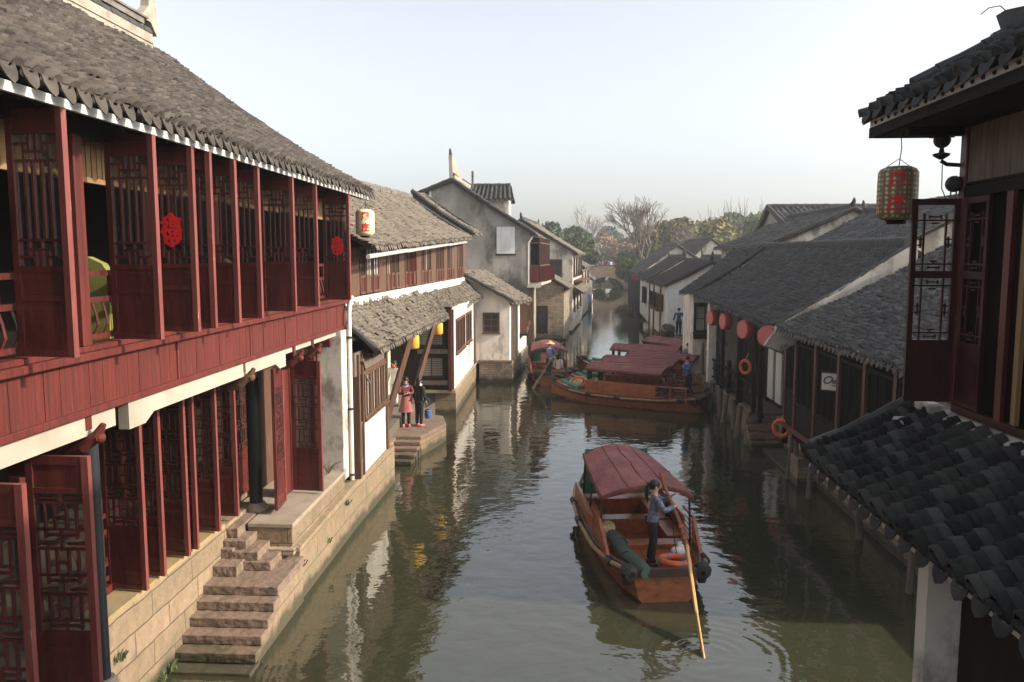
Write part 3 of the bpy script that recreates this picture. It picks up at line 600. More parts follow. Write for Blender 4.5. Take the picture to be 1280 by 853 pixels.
# carved brackets under the band
for y in (7.7, 11.75, 14.1, 15.2):
    b = MB(); b.tube([(-4.95, y, 4.1), (-4.78, y, 4.18), (-4.62, y, 4.30), (-4.55, y, 4.42)], [.05, .07, .06, .03], 8); b.ball((-4.6, y, 4.28), .06); b.box(-4.9, -4.7, y - .05, y + .05, 4.36, 4.5)
    b.build('carved_bracket', 'red_wood' if y != 11.75 else 'brownwood', T, smooth=False)
b = MB(); b.box(-5.6, -4.85, 7.72, 7.78, 3.85, 4.3); b.box(-5.5, -4.95, 7.70, 7.72, 3.95, 4.2); b.build('transom_panel', 'red_wood', T)
b = MB(); b.box(-5.9, -5.82, 14.9, 16.8, 1.5, 4.4); b.build('wall_panel', 'brownwood', T)
b = MB(); b.box(-5.72, -5.6, 16.2, 16.34, 1.45, 4.4); b.box(-5.2, -5.08, 16.45, 16.58, 1.4, 4.4); b.box(-5.9, -4.75, 14.15, 14.3, 4.2, 4.42); b.box(-5.9, -4.75, 16.5, 16.65, 4.2, 4.42); b.build('door_frame', 'red_dark', T)
b = MB(); b.box(-5.32, -5.24, 14.9, 15.45, 1.45, 4.2); b.build('door_post', 'red_wood', T)

t = thing('downpipe', 'white painted downpipe running down the far corner of the red teahouse', 'pipe', (-4.56, 17.35, 1.1))
b = MB(); b.tube([(-4.57, 17.72, 5.2), (-4.57, 17.5, 5.0), (-4.56, 17.4, 4.85), (-4.56, 17.38, 1.1)], .05, 12); b.build('pipe', 'white_paint', t, smooth=True)
b = MB()
for z in (1.2, 2.7, 4.3): b.lathe([(.062, 0), (.062, .05)], (-4.56, 17.38, z), 12)
b.build('pipe_clamp', 'metal', t)

t = thing('draped_chair', 'chair draped in a yellow-green cover behind the upper balustrade of the teahouse', 'chair', (-5.35, 9.05, 4.57))
b = MB(); b.prism([(-5.6, 8.85, 5.1), (-5.1, 8.85, 5.1), (-5.1, 8.9, 5.9), (-5.18, 8.9, 6.02), (-5.35, 8.9, 6.1), (-5.52, 8.9, 6.02), (-5.6, 8.9, 5.9)], (0, .12, 0)); b.box(-5.62, -5.08, 8.86, 9.4, 4.95, 5.1); b.build('cover', 'yellow cover', t, smooth=True)
b = MB()
for x in (-5.57, -5.13):
    for y in (8.9, 9.35): b.box(x - .02, x + .02, y - .02, y + .02, 4.57, 4.95)
b.build('chair_legs', 'red_dark', t)

# ---- stone stairs and embankment
t = thing('stone_stairs', 'worn stone stairs leading from the canal up to the teahouse walkway', 'stairs', (-5.0, 12.3, 0))
hts = [.22, .37, .52, .67, .82]; ys = [11.13, 11.38, 11.64, 11.90, 12.15, 13.45]
for i, z in enumerate(hts):
    b = MB(); j = random.uniform(-.02, .02); b.box(-5.66, -4.43 + j, ys[i] - .02, ys[i + 1] + .04, z - .145, z); rough_stone(b.build('step', 'stone_step', t))
b = MB()
for i, z in enumerate(hts): b.box(-5.65, -4.455, ys[i] + .01 + .002 * i, ys[i + 1] + .01, -.5, z - .146)
b.build('stair_core', 'stone_face', t)
b = MB(); b.box(-5.66, -4.42, 10.86, 11.25, -.5, .05); rough_stone(b.build('step', 'stone_step', t))
for i, (x0, x1, y0, y1, z0, z1) in enumerate([(-5.25, -4.78, 12.78, 13.42, .82, .97), (-5.45, -5.02, 12.84, 13.44, .97, 1.12), (-5.66, -5.26, 12.95, 13.5, 1.12, 1.27), (-5.80, -5.46, 13.1, 14.2, 1.27, 1.43), (-5.66, -5.25, 12.5, 12.95, .82, 1.0), (-5.66, -5.45, 12.84, 13.1, 1.0, 1.16)]):
    b = MB(); b.box(x0, x1, y0, y1, z0, z1); rough_stone(b.build('step', 'stone_step', t))
E_ = thing('stone_quay', 'stone block embankment wall below the teahouse walkway beyond the stairs', 'quay wall', (-5, 15, 0))
b = MB(); b.add([(-4.50, 13.44, -.5), (-4.47, 17.4, -.5), (-4.34, 21.0, -.5), (-4.34, 21.0, 1.04), (-4.47, 17.4, 1.04), (-4.50, 13.46, .98), (-4.50, 13.45, .8), (-4.50, 13.45, .1),
       (-4.85, 13.44, -.5), (-4.85, 17.4, -.5), (-4.85, 21.0, -.5), (-4.85, 21.0, 1.04), (-4.85, 17.4, 1.04), (-4.85, 13.46, .98), (-4.85, 13.45, .8), (-4.85, 13.45, .1)],
      [(0, 1, 4, 5, 6, 7), (1, 2, 3, 4), (8, 15, 14, 13, 12, 9), (9, 12, 11, 10), (4, 3, 11, 12), (5, 4, 12, 13), (6, 5, 13, 14), (7, 6, 14, 15), (0, 7, 15, 8), (2, 10, 11, 3)])
b.build('canal_face', 'stone_face', E_)
b = MB(); b.box(-5.42, -4.62, 13.45, 16.95, .98, 1.34); b.build('upper_course', 'stone', E_, bevel=.012)
b = MB(); b.box(-6.0, -4.60, 14.26, 16.95, 1.34, 1.42); b.box(-5.42, -4.60, 13.43, 14.26, 1.34, 1.42); b.build('walkway_slab', 'stone_pale', E_, bevel=.012)
b = MB(); b.box(-5.3, -4.56, 13.3, 13.5, .9, 1.0); b.build('brick_course', 'brick', E_)
b = MB(); b.tube([(-4.9, 16.6, 1.42), (-4.95, 16.6, 1.6), (-4.85, 16.7, 1.72)], .012, 5)
for k in range(14):
    a = random.uniform(0, 6.28); b.tube([(-4.9, 16.7, 1.42), (-4.9 + .12 * math.cos(a), 16.7 + .1 * math.sin(a), 1.6), (-4.9 + .3 * math.cos(a), 16.65 + .15 * math.sin(a), 1.62 + random.uniform(-.1, .15))], .008, 4)
tag(b.build('dry_branch', 'greywood'), 'tangle of dry twigs lying at the foot of the grey teahouse pier', 'twigs')

# ---- hanging cylinder lanterns
def wrap_text(parent, body, size, c, R, zc, ang, mat='letter', bold=.0):
    """characters stacked downwards on a cylinder of radius R round c, facing direction ang"""
    me = text_mesh(body, size); inv = W[parent.name].inverted()
    import bmesh
    bm = bmesh.new(); bm.from_mesh(me)
    bmesh.ops.subdivide_edges(bm, edges=bm.edges[:], cuts=1)
    for v in bm.verts:
        a = ang + v.co.x / R; v.co = inv @ V((c[0] + (R + .004) * math.cos(a), c[1] + (R + .004) * math.sin(a), zc + v.co.y))
    bm.to_mesh(me); bm.free(); me.materials.clear(); me.materials.append(Mt[mat]); return place('lettering', me, parent)
def lantern(label, c, R, H, mat, chars=None, csize=.2, topz=None, group=None, trim='straw', ang=-1.7, ribs=0):
    c = V(c); t = thing('lantern', label, 'lantern', tuple(c + V((0, 0, H / 2))), 0, group)
    b = MB(); z0, z1 = -H / 2, H / 2; b.lathe([(R * .62, z0), (R * .9, z0 + H * .05), (R, z0 + H * .12), (R * 1.01, 0), (R, z1 - H * .12), (R * .9, z1 - H * .05), (R * .6, z1), (.0, z1 + .01)], c, 32)
    b.build('shade', mat, t, smooth=True)
    b = MB(); b.lathe([(R * .45, z0 - H * .07), (R * .47, z0 - H * .07), (R * .5, z0), (R * .45, z0)], c, 20); b.lathe([(0, z0 - .02), (R * .46, z0 - .02)], c, 20); b.build('collar', 'blackwood', t)
    b = MB(); tz = topz or c.z + H / 2 + .25; b.tube([(c.x, c.y, c.z + H / 2), (c.x + .03, c.y, (c.z + H / 2) * .5 + tz * .5), (c.x, c.y, tz)], .008, 5)
    b.tube([(c.x - R * .6, c.y, c.z + H / 2), (c.x, c.y, c.z + H / 2 + .12), (c.x + R * .6, c.y, c.z + H / 2)], .006, 5); b.build('hanger', 'metal', t)
    if chars:
        for i, ch in enumerate(chars): wrap_text(t, ch, csize, (c.x, c.y), R * 1.01, c.z + H * (.21 - .42 * i), ang)
    return t
lantern('cream paper lantern with red characters hanging from the far eave corner of the teahouse', (-4.14, 17.3, 6.83), .20, .56, 'lamp_cream', '周庄', .19, 7.35, ang=-1.3)

# ============================================================ SECOND HOUSE ON THE LEFT
H2 = thing('timber_house', 'long old timber house with a lichen covered skirt roof hanging over the canal', 'house', (-5.5, 28, 0.9))
tiles(H2, (-4.15, 17.95, 6.33), (-4.05, 38.2, 7.02), (-6.9, 38.0, 8.85), (-6.9, 17.9, 8.25), 'tile_old', rw=.22, tl=.12, hc=.055, sag=.16, seg=5, jit=1.5)
tiles(H2, (-9.8, 17.95, 6.33), (-9.8, 38.2, 7.02), (-6.9, 38.0, 8.85), (-6.9, 17.9, 8.25), 'tile_old', rw=.6, tl=.5, hc=.05, sag=.1, seg=3, drip=False)
tiles(H2, (-3.95, 38.5, 7.2), (-3.85, 41.5, 7.3), (-6.9, 41.5, 9.3), (-6.9, 38.3, 9.22), 'tile_old', rw=.24, tl=.16, hc=.05, sag=.12, seg=5, jit=1.6)
ridge(H2, (-6.9, 18, 8.2), (-6.9, 38, 8.8), h=.12, wd=.22, mat='ridge', topmat='ridge')
verge(H2, [(-4.15, 38.2, 7.08), (-5.5, 38.1, 7.9), (-6.9, 38.0, 8.85)], .08, drop=.0)
verge(H2, [(-3.98, 38.5, 7.25), (-5.4, 38.4, 8.12), (-6.9, 38.3, 9.25)], .10, drop=.28, dmat='ridge_dark')
verge(H2, [(-3.9, 41.4, 7.33), (-5.4, 41.45, 8.3), (-6.9, 41.5, 9.35)], .09, drop=.1)
def xw(y): return -5.2 + (y - 18) / 21 * .82          # upper wall line
b = MB(); b.add([(xw(18) - .1, 18, 4.2), (xw(39) - .1, 39, 4.2), (xw(39) - .1, 39, 7.2), (xw(18) - .1, 18, 6.7), (-9.5, 18, 4.2), (-9.5, 39, 4.2), (-9.5, 39, 7.2), (-9.5, 18, 6.7)], [(0, 1, 2, 3), (5, 4, 7, 6), (1, 5, 6, 2), (4, 0, 3, 7), (3, 2, 6, 7)]); b.build('upper_wall', 'dark', H2)
def aw(y0, y1, z0, z1, mat, name, dx=0., bw=.2): return board_wall(H2, (xw(y1) + dx, y1), (xw(y0) + dx, y0), z0, z1, mat, bw, .03, name, nrm=(1, 0, 0))
b = MB(); b.add([(xw(18) + .06, 18, 4.75), (xw(39) + .06, 39, 4.85), (xw(39) + .06, 39, 5.12), (xw(18) + .06, 18, 5.06), (xw(18) - .1, 18, 4.75), (xw(39) - .1, 39, 4.85), (xw(39) - .1, 39, 5.12), (xw(18) - .1, 18, 5.06)], [(0, 1, 2, 3), (5, 4, 7, 6), (1, 5, 6, 2), (4, 0, 3, 7), (3, 2, 6, 7)]); b.build('plaster_sill', 'plaster_white', H2)
y = 18.1; k = 0
while y < 38.6:
    wdt = random.choice([.55, .6, .7]); ht = 6.28 + (y - 18) * .03
    if k % 4 == 3: aw(y, y + wdt * 1.3, 5.1, ht, 'brownwood', 'plank_wall', .02); y += wdt * 1.3
    else:
        f = MB(); x = xw(y) + .02; x1 = xw(y + wdt) + .02
        for yy in (y, y + wdt - .06): f.box(x - .03, x + .03, yy, yy + .06, 5.12, ht)
        for z in (5.12, 5.55, ht - .07): f.box(x - .025, x + .025, y, y + wdt, z, z + .06)
        f.box(x - .02, x + .02, y + wdt / 2 - .02, y + wdt / 2 + .02, 5.6, ht)
        fo = f.build('window', random.choice(['brownwood', 'red_wood', 'brownwood']), H2)
        p = MB(); p.box(x - .012, x - .002, y + .05, y + wdt - .05, 5.14, 5.56); p.build('panel', random.choice(['brownwood', 'red_wood']), fo)
        p = MB(); p.box(x - .012, x - .002, y + .05, y + wdt - .05, 5.6, ht - .02); p.build('pane', random.choice(['pane', 'curtain', 'pane']), fo)
        y += wdt
    k += 1
b = MB()
for y0, y1 in ((18, 22.5), (22.7, 31), (31.5, 37.5)): b.tube([(-4.25, y0, 6.1 + (y0 - 18) * .034), (-4.2, y1, 6.12 + (y1 - 18) * .034)], .055, 8)
b.build('gutter', 'white_paint', H2)
# skirt roof
tiles(H2, (-4.12, 18.1, 3.95), (-4.02, 34.5, 3.9), (-4.55, 38.6, 5.0), (-5.22, 17.9, 4.98), 'tile_old', rw=.22, tl=.11, hc=.055, sag=.05, seg=5, jit=1.8)
tiles(H2, (-4.02, 34.5, 3.9), (-3.42, 39.6, 4.32), (-4.40, 39.8, 5.05), (-4.72, 34.3, 4.99), 'tile_old', rw=.22, tl=.11, hc=.055, sag=.02, seg=5, jit=1.8)
verge(H2, [(-4.12, 18.0, 4.0), (-4.7, 17.95, 4.5), (-5.2, 17.85, 5.0)], .08, drop=.14, dmat='blackwood')
# lower walls, section one
board_wall(H2, (-4.47, 20.6), (-4.47, 17.45), 3.42, 3.95, 'greywood', .16, .05, nrm=(1, 0, 0))
b = MB(); b.box(-4.72, -4.46, 18.05, 20.6, 1.05, 2.3); b.build('white_wall', 'plaster_white', H2)
b = MB(); b.box(-4.8, -4.62, 17.5, 20.6, 1.05, 3.95); b.build('back_wall', 'dark', H2)
b = MB(); b.box(-4.60, -4.42, 17.62, 17.74, 1.05, 3.9); b.box(-4.60, -4.42, 17.98, 18.08, 1.05, 3.9); b.box(-4.60, -4.40, 20.5, 20.64, 1.05, 3.95); b.build('door_post', 'brownwood', H2)
b = MB()
for i in range(7): b.box(-4.49, -4.455, 17.76 + i * .032, 17.772 + i * .032, 1.42, 2.25)
for i in range(16): b.box(-4.49, -4.452, 17.74, 17.98, 1.42 + i * .053, 1.435 + i * .053)
b.box(-4.5, -4.45, 17.72, 18.0, 1.36, 1.42); b.box(-4.5, -4.45, 17.72, 18.0, 2.25, 2.31); b.box(-4.52, -4.46, 17.74, 17.98, 1.05, 1.36); b.build('lattice_vent', 'greywood', H2)
for i in range(4): window(H2, (-4.47, 18.42 + i * .62, 2.86), .58, 1.06, '+x', 2, 1, 'brownwood', 'curtain', .05)
b = MB(); b.box(-4.56, -4.43, 18.08, 20.5, 2.24, 2.33); b.box(-4.56, -4.43, 18.08, 20.5, 3.38, 3.46); b.build('sill_beam', 'brownwood', H2)
b = MB(); b.bar((-4.42, 17.95, 3.75), (-4.42, 18.2, 3.5), .07, .09); b.bar((-4.46, 18.1, 3.5), (-4.4, 18.6, 3.1), .03, .03); b.build('eave_bracket', 'greywood', H2)
# recessed landing bay
b = MB(); b.box(-6.5, -6.3, 20.6, 30.2, -.5, 4.9); b.build('white_wall', 'plaster_white', H2)
b = MB(); b.box(-6.3, -6.24, 24.2, 25.3, .7, 3.4); b.build('doorway', 'dark', H2)
b = MB(); b.box(-6.29, -6.16, 25.35, 25.47, .6, 4.6); b.build('wall_post', 'brownwood', H2)
b = MB(); b.bar((-5.15, 23.0, .7), (-4.28, 23.6, 3.9), .15, .15); b.build('raking_strut', 'brownwood', H2)
b = MB(); b.bar((-5.0, 27.2, 1.0), (-4.25, 28.0, 3.9), .14, .14); b.build('raking_strut', 'brownwood', H2)
b = MB(); b.box(-4.35, -4.2, 18.1, 34, 3.78, 3.88); b.box(-5.3, -4.2, 20.5, 20.62, 3.7, 3.9); b.build('eave_beam', 'blackwood', H2)
# camera-facing end of the next bay with louvred windows
b = MB(); b.box(-6.4, -3.95, 30.02, 30.2, 1.0, 4.2); b.build('end_wall', 'blackwood', H2)
for z in (3.12, 1.92):
    w_ = window(H2, (-4.72, 30.02, z), .98, .82, '-y', 2, 1, 'blackwood', 'curtain', .06)
    l = MB()
    for i in range(8): l.bar((-5.16, 29.985, z - .32 + i * .09), (-4.28, 29.985, z - .32 + i * .09), .012, .03)
    for i in range(7): l.box(-4.7 + i * .06, -4.69 + i * .06, 29.97, 29.985, z - .35, z + .35)
    l.build('louvre', 'greywood', w_)
for z in (2.52, 1.32):
    b = MB(); b.box(-5.25, -4.1, 29.96, 30.0, z - .09, z + .09); b.build('plank', 'greywood', H2)
b = MB(); b.box(-4.06, -3.93, 29.9, 30.04, 1.0, 4.1); b.box(-3.97, -3.88, 30.1, 30.2, 1.0, 4.1); b.build('corner_post', 'red_wood', H2)
b = MB(); b.box(-4.3, -3.9, 30.2, 39.9, .95, 4.1); b.build('white_wall', 'plaster_white', H2)
for y0, n in ((31.3, 3), (34.9, 2)):
    for i in range(n): window(H2, (-3.9, y0 + i * 1.0, 3.0), .95, 1.35, '+x', 2, 1, 'brownwood', 'pane', .08)
b = MB(); b.box(-3.95, -3.84, 37.6, 38.4, 1.0, 4.1); b.build('pilaster', 'brownwood', H2)
b = MB(); b.box(-3.92, -3.78, 35.2, 35.45, 1.4, 2.3); b.build('downspout', 'plaster_clean', H2)
b = MB(); b.box(-5.3, -3.86, 30.5, 31.0, -.5, .92); b.box(-4.6, -3.86, 31.0, 39.9, -.5, .92); b.build('stone_base', 'stone', H2)
b = MB(); b.box(-5.4, -3.8, 29.95, 30.6, .92, 1.03); b.box(-4.6, -3.82, 30.6, 39.9, .92, 1.0); b.build('stone_coping', 'stone_pale', H2)
for i, (x, y, z) in enumerate(((-4.43, 24.6, 3.46), (-4.20, 28.2, 3.55))):
    lantern(['yellow cloth lantern hanging nearest under the skirt roof above the landing', 'smaller looking yellow cloth lantern hanging farther along the skirt roof by the louvred windows'][i], (x, y, z), .18, .44, 'lamp_yellow', topz=3.85, group='yellow lanterns under the skirt roof')
# ---- landing stage
t = thing('landing_stage', 'stone landing with steps down to the water where people stand', 'landing', (-4.3, 24, 0))
b = MB()
poly = [(-6.2, 23.95), (-4.12, 23.95), (-3.75, 25.4), (-3.62, 26.0), (-3.9, 27.2), (-6.2, 28.6)]
b.prism([(x, y, -.5) for x, y in poly], (0, 0, .98)); b.build('stage_wall', 'stone', t)
b = MB(); b.prism([(x * 1.0, y, .48) for x, y in poly], (0, 0, .12)); b.build('stage_slab', 'stone_step', t, bevel=.02)
for i in range(4):
    z = .50 - i * .12; b = MB(); y = 23.95 - i * .31; b.box(-5.15, -4.10 - i * .03, y - .33, y + .02, z - .11, z); rough_stone(b.build('step', 'stone_step', t), .025)
    b = MB(); b.box(-5.13, -4.14 - i * .03, y - .27, y + .02, -.5, z - .11); b.build('step_core', 'stone', t)
for (x0, x1, y0, y1, z1) in ((-6.1, -5.3, 24.1, 24.9, .82), (-6.1, -5.3, 27.0, 28.2, .9), (-5.9, -5.2, 23.1, 23.94, .75)):
    b = MB(); b.box(x0, x1, y0, y1, .59, z1); rough_stone(b.build('stone_block', 'stone_step', t))
b = MB(); b.box(-6.2, -4.9, 20.7, 23.94, -.5, .58); b.build('quay_block', 'stone', t)

# ============================================================ SMALL WHITE HOUSE
H3 = thing('white_cottage', 'small white house with one square window standing in the water on a stone base', 'house', (-2.9, 42, 0))
b = MB(); b.add([(-4.6, 38.5, .9), (-2.23, 38.5, .9), (-2.23, 38.5, 4.0), (-4.6, 38.5, 5.3), (-4.3, 46.6, .9), (-1.72, 46.6, .9), (-1.72, 46.6, 3.6), (-4.3, 46.6, 5.3)], [(0, 1, 2, 3), (1, 5, 6, 2), (5, 4, 7, 6), (4, 0, 3, 7), (3, 2, 6, 7)]); b.build('wall', 'plaster_white', H3)
tiles(H3, (-2.02, 38.15, 3.93), (-1.42, 46.8, 3.62), (-4.2, 46.8, 5.35), (-4.75, 38.15, 5.42), 'tile_old', rw=.26, tl=.2, hc=.05, sag=.03, seg=5, jit=2.)
verge(H3, [(-2.02, 38.1, 3.98), (-3.4, 38.1, 4.72), (-4.75, 38.1, 5.46)], .09, drop=.16, dmat='ridge_pale')
window(H3, (-3.12, 38.5, 2.92), .82, .98, '-y', 2, 3, 'brownwood', 'pane', .07, .04)
b = MB(); b.add([(-3.7, 38.36, -.5), (-2.12, 38.36, -.5), (-2.12, 38.36, 1.0), (-3.7, 38.36, 1.0), (-3.7, 46.7, -.5), (-1.62, 46.7, -.5), (-1.62, 46.7, .9), (-3.7, 46.7, .9)], [(0, 1, 2, 3), (1, 5, 6, 2), (5, 4, 7, 6), (3, 2, 6, 7)]); b.build('stone_base', 'brick', H3)
b = MB(); b.box(-3.75, -2.1, 38.3, 38.55, 1.0, 1.1); b.build('brick_course', 'stone_step', H3)
b = MB(); b.box(-2.25, -2.08, 39.2, 40.6, 1.0, 3.85); b.build('doorway', 'dark', H3)
for y in (39.1, 40.7, 41.8): 
    b = MB(); b.box(-2.2, -1.98, y - .06, y + .06, 1.0, 3.85); b.build('post', 'greywood', H3)
b = MB(); b.box(-2.0, -1.55, 43.0, 46.0, 1.95, 3.6); b.build('timber_bay', 'brownwood', H3)
window(H3, (-1.55, 44.5, 2.95), 2.6, 1.1, '+x', 4, 1, 'brownwood', 'pane', .08)
b = MB(); b.box(-2.05, -1.5, 42.9, 46.1, 1.85, 1.95); b.build('bay_floor', 'blackwood', H3)

# ============================================================ GREY GABLE HOUSE
H4 = thing('gable_house', 'tall grey plastered house with a pointed gable and blank white window panel', 'house', (-4.5, 52, 0))
G = [(-8.5, .5), (-1.5, .5), (-1.5, 7.45), (-6.05, 10.4), (-8.5, 9.45)]
b = MB(); vs = [(x, 47, z) for x, z in G] + [(x + .1, 56.3, z) for x, z in G]; n = 5
b.add(vs, [tuple(range(n)), tuple(range(2 * n - 1, n - 1, -1))] + [(i, (i + 1) % n, (i + 1) % n + n, i + n) for i in range(n)]); b.build('wall', 'plaster_grey', H4)
tiles(H4, (-1.15, 46.75, 7.35), (-.75, 62.2, 7.3), (-5.6, 62.2, 10.5), (-6.05, 46.75, 10.52), 'tile_old', rw=.28, tl=.22, hc=.05, sag=.08, seg=5, jit=1.8)
tiles(H4, (-8.8, 46.75, 9.4), (-8.4, 62.2, 9.4), (-5.6, 62.2, 10.5), (-6.05, 46.75, 10.52), 'tile_old', rw=.28, tl=.22, hc=.05, sag=.0, seg=5, drip=False)
verge(H4, [(-1.2, 46.72, 7.42), (-3.6, 46.72, 8.93), (-6.05, 46.72, 10.58)], .10, drop=.16, dmat='ridge_dark')
verge(H4, [(-8.8, 46.72, 9.48), (-6.05, 46.72, 10.58)], .10, drop=.16, dmat='ridge_dark')
r = b = MB(); b.box(-8.2, -1.2, 56.3, 62, 5.2, 7.4); b.build('rear_wall', 'plaster_stain', H4)
r = ridge(H4, (-6.03, 46.8, 10.5), (-5.6, 61, 10.5), h=.3, wd=.28, mat='ridge_pale', topmat='ridge_dark')
b = MB(); b.prism([(-6.2, 46.75, 10.5), (-5.95, 49.5, 10.8), (-5.98, 49.0, 11.05), (-6.02, 48.0, 11.2), (-6.1, 47.3, 11.55), (-6.2, 46.9, 11.95), (-6.24, 46.75, 11.95)], (.2, .02, 0)); b.build('ridge_horn', 'ridge_pale', r)
b = MB(); b.tube([(-6.12, 47.1, 11.75), (-6.14, 46.9, 12.0), (-6.16, 46.8, 12.3)], [.10, .10, .05], 8); b.build('ridge_tip', 'ridge_dark', r)
b = MB(); b.box(-3.48, -2.42, 46.93, 46.99, 6.27, 7.83); b.build('white_panel', 'plaster_clean', H4); b = MB(); b.box(-3.55, -2.35, 46.95, 46.985, 6.17, 6.27); b.build('panel_sill', 'ridge_dark', H4)
b = MB(); b.box(-7.42, -7.3, 46.9, 46.99, 8.3, 9.9); b.build('vent_pipe', 'plaster_clean', H4)
# raised lookout
b = MB(); b.box(-5.3, -2.95, 50.0, 52.5, 7.6, 9.75); b.build('lookout_wall', 'plaster_stain', H4)
tiles(H4, (-5.6, 49.6, 9.6), (-2.7, 49.6, 9.6), (-2.85, 51.2, 10.55), (-5.4, 51.2, 10.55), 'tile_dark', rw=.28, tl=.25, hc=.08, sag=.03, seg=5)
tiles(H4, (-5.6, 52.9, 9.6), (-2.7, 52.9, 9.6), (-2.85, 51.2, 10.55), (-5.4, 51.2, 10.55), 'tile_dark', rw=.28, tl=.25, hc=.08, sag=.03, seg=5, drip=False)
ridge(H4, (-5.4, 51.2, 10.5), (-2.9, 51.2, 10.5), h=.08, wd=.2, mat='ridge_dark')
b = MB(); b.box(-5.25, -5.12, 49.9, 50.02, 10.3, 11.35); b.build('chimney_post', 'ridge', H4)
# bay on the canal side
b = MB(); b.add([(-1.55, 47.05, 4.6), (-.98, 47.05, 4.6), (-.5, 53.5, 4.6), (-1.2, 53.5, 4.6), (-1.55, 47.05, 7.2), (-.98, 47.05, 7.2), (-.5, 53.5, 7.2), (-1.2, 53.5, 7.2)], [(0, 1, 5, 4), (1, 2, 6, 5), (2, 3, 7, 6), (4, 5, 6, 7), (0, 3, 2, 1)]); b.build('timber_bay', 'dark', H4)
b = MB(); b.box(-1.58, -.95, 46.98, 47.04, 4.65, 5.55)
for i in range(8): b.bar((-.965 + i * .068, 47.15 + i * .91, 4.65), (-.965 + i * .068, 47.15 + i * .91, 5.55), .07, .8)
b.build('bay_panels', 'red_wood', H4)
b = MB()
for i in range(9): b.bar((-.95 + i * .06, 47.02 + i * .8, 4.6), (-.95 + i * .06, 47.02 + i * .8, 7.2), .08, .08)
for z in (5.58, 6.9): b.bar((-.95, 47.0, z), (-.46, 53.5, z), .07, .07); b.bar((-1.56, 47.0, z), (-.95, 47.0, z), .07, .07)
b.build('bay_frame', 'brownwood', H4)
b = MB(); b.bar((-1.25, 47.0, 4.5), (-.72, 53.6, 4.5), .8, .16); b.box(-1.7, -.9, 46.8, 47.1, 4.3, 4.5); b.build('bay_ledge', 'plaster_stain', H4)
b = MB(); b.tube([(-1.35, 46.9, 7.3), (-1.62, 46.9, 6.9), (-1.62, 46.9, 4.5)], .05, 8); b.build('rain_pipe', 'white_paint', H4, smooth=True)
for y in (57.5, 60): 
    window(H4, (-1.2, y, 6.3), 1.1, 1.2, '+x', 2, 1, 'brownwood', 'pane')
b = MB(); b.box(-1.6, -1.3, 46.9, 47.1, .3, 4.3); b.build('corner_post', 'brownwood', H4)

# ---- weeds rooted in joints
def weeds(label, pts, h=.22, n=16, name='weed_tuft'):
    b = MB()
    for (x, y, z) in pts:
        for k in range(n):
            a = random.uniform(0, 6.28); l = h * random.uniform(.5, 1.2); q = V((x + random.uniform(-.06, .06), y + random.uniform(-.09, .09), z)); d = V((math.cos(a) * .5, math.sin(a) * .5, 1)) * l; sd_ = V((-math.sin(a), math.cos(a), 0)) * .012
            b.add([q - sd_, q + sd_, q + d * .6 + V((0, 0, .02)) + sd_, q + d * 1.0 + V((0, 0, -.03))], [(0, 1, 2, 3)])
    return tag(b.build(name, 'weed'), label, 'weeds', kind='stuff')

# ============================================================ general gabled house (ridge along Y)
def gable(name, label, x0, x1, y0, y1, zb, zl, zr, xr, zp, wall='plaster_white', roof='tile_dark', dx=0., ov=.35, rw=.3, tl=.25, curl=.35, cat='house', vd='ridge_dark', jit=1., rdg='ridge_dark', group=None, hc=.055):
    h = thing(name, label, cat, ((x0 + x1) / 2, (y0 + y1) / 2, zb), 0, group)
    G = [(x0, zb), (x1, zb), (x1, zr), (xr, zp), (x0, zl)]; b = MB(); n = 5
    vs = [(x, y0, z - (.06 if i > 1 else 0)) for i, (x, z) in enumerate(G)] + [(x + dx, y1, z - (.06 if i > 1 else 0)) for i, (x, z) in enumerate(G)]
    b.add(vs, [tuple(range(n)), tuple(range(2 * n - 1, n - 1, -1))] + [(i, (i + 1) % n, (i + 1) % n + n, i + n) for i in range(n)]); b.build('wall', wall, h)
    sl = (zp - zl) / (xr - x0); sr = (zp - zr) / (x1 - xr); e = .2
    tiles(h, (x0 - ov, y0 - e, zl - ov * sl + .05), (x0 - ov + dx, y1 + e, zl - ov * sl + .05), (xr + dx, y1 + e, zp + .05), (xr, y0 - e, zp + .05), roof, rw, tl, hc, .06, 5, jit=jit)
    tiles(h, (x1 + ov, y0 - e, zr - ov * sr + .05), (x1 + ov + dx, y1 + e, zr - ov * sr + .05), (xr + dx, y1 + e, zp + .05), (xr, y0 - e, zp + .05), roof, rw, tl, hc, .06, 5, jit=jit)
    ridge(h, (xr, y0 - e + .2, zp + .02), (xr + dx, y1 + e - .2, zp + .02), .14, .22, rdg, 'ridge_dark', curl)
    verge(h, [(x0 - ov, y0 - e, zl - ov * sl + .1), (xr, y0 - e, zp + .08)], .08, vd, drop=.1)
    verge(h, [(x1 + ov, y0 - e, zr - ov * sr + .1), (xr, y0 - e, zp + .08)], .08, vd, drop=.1)
    return h

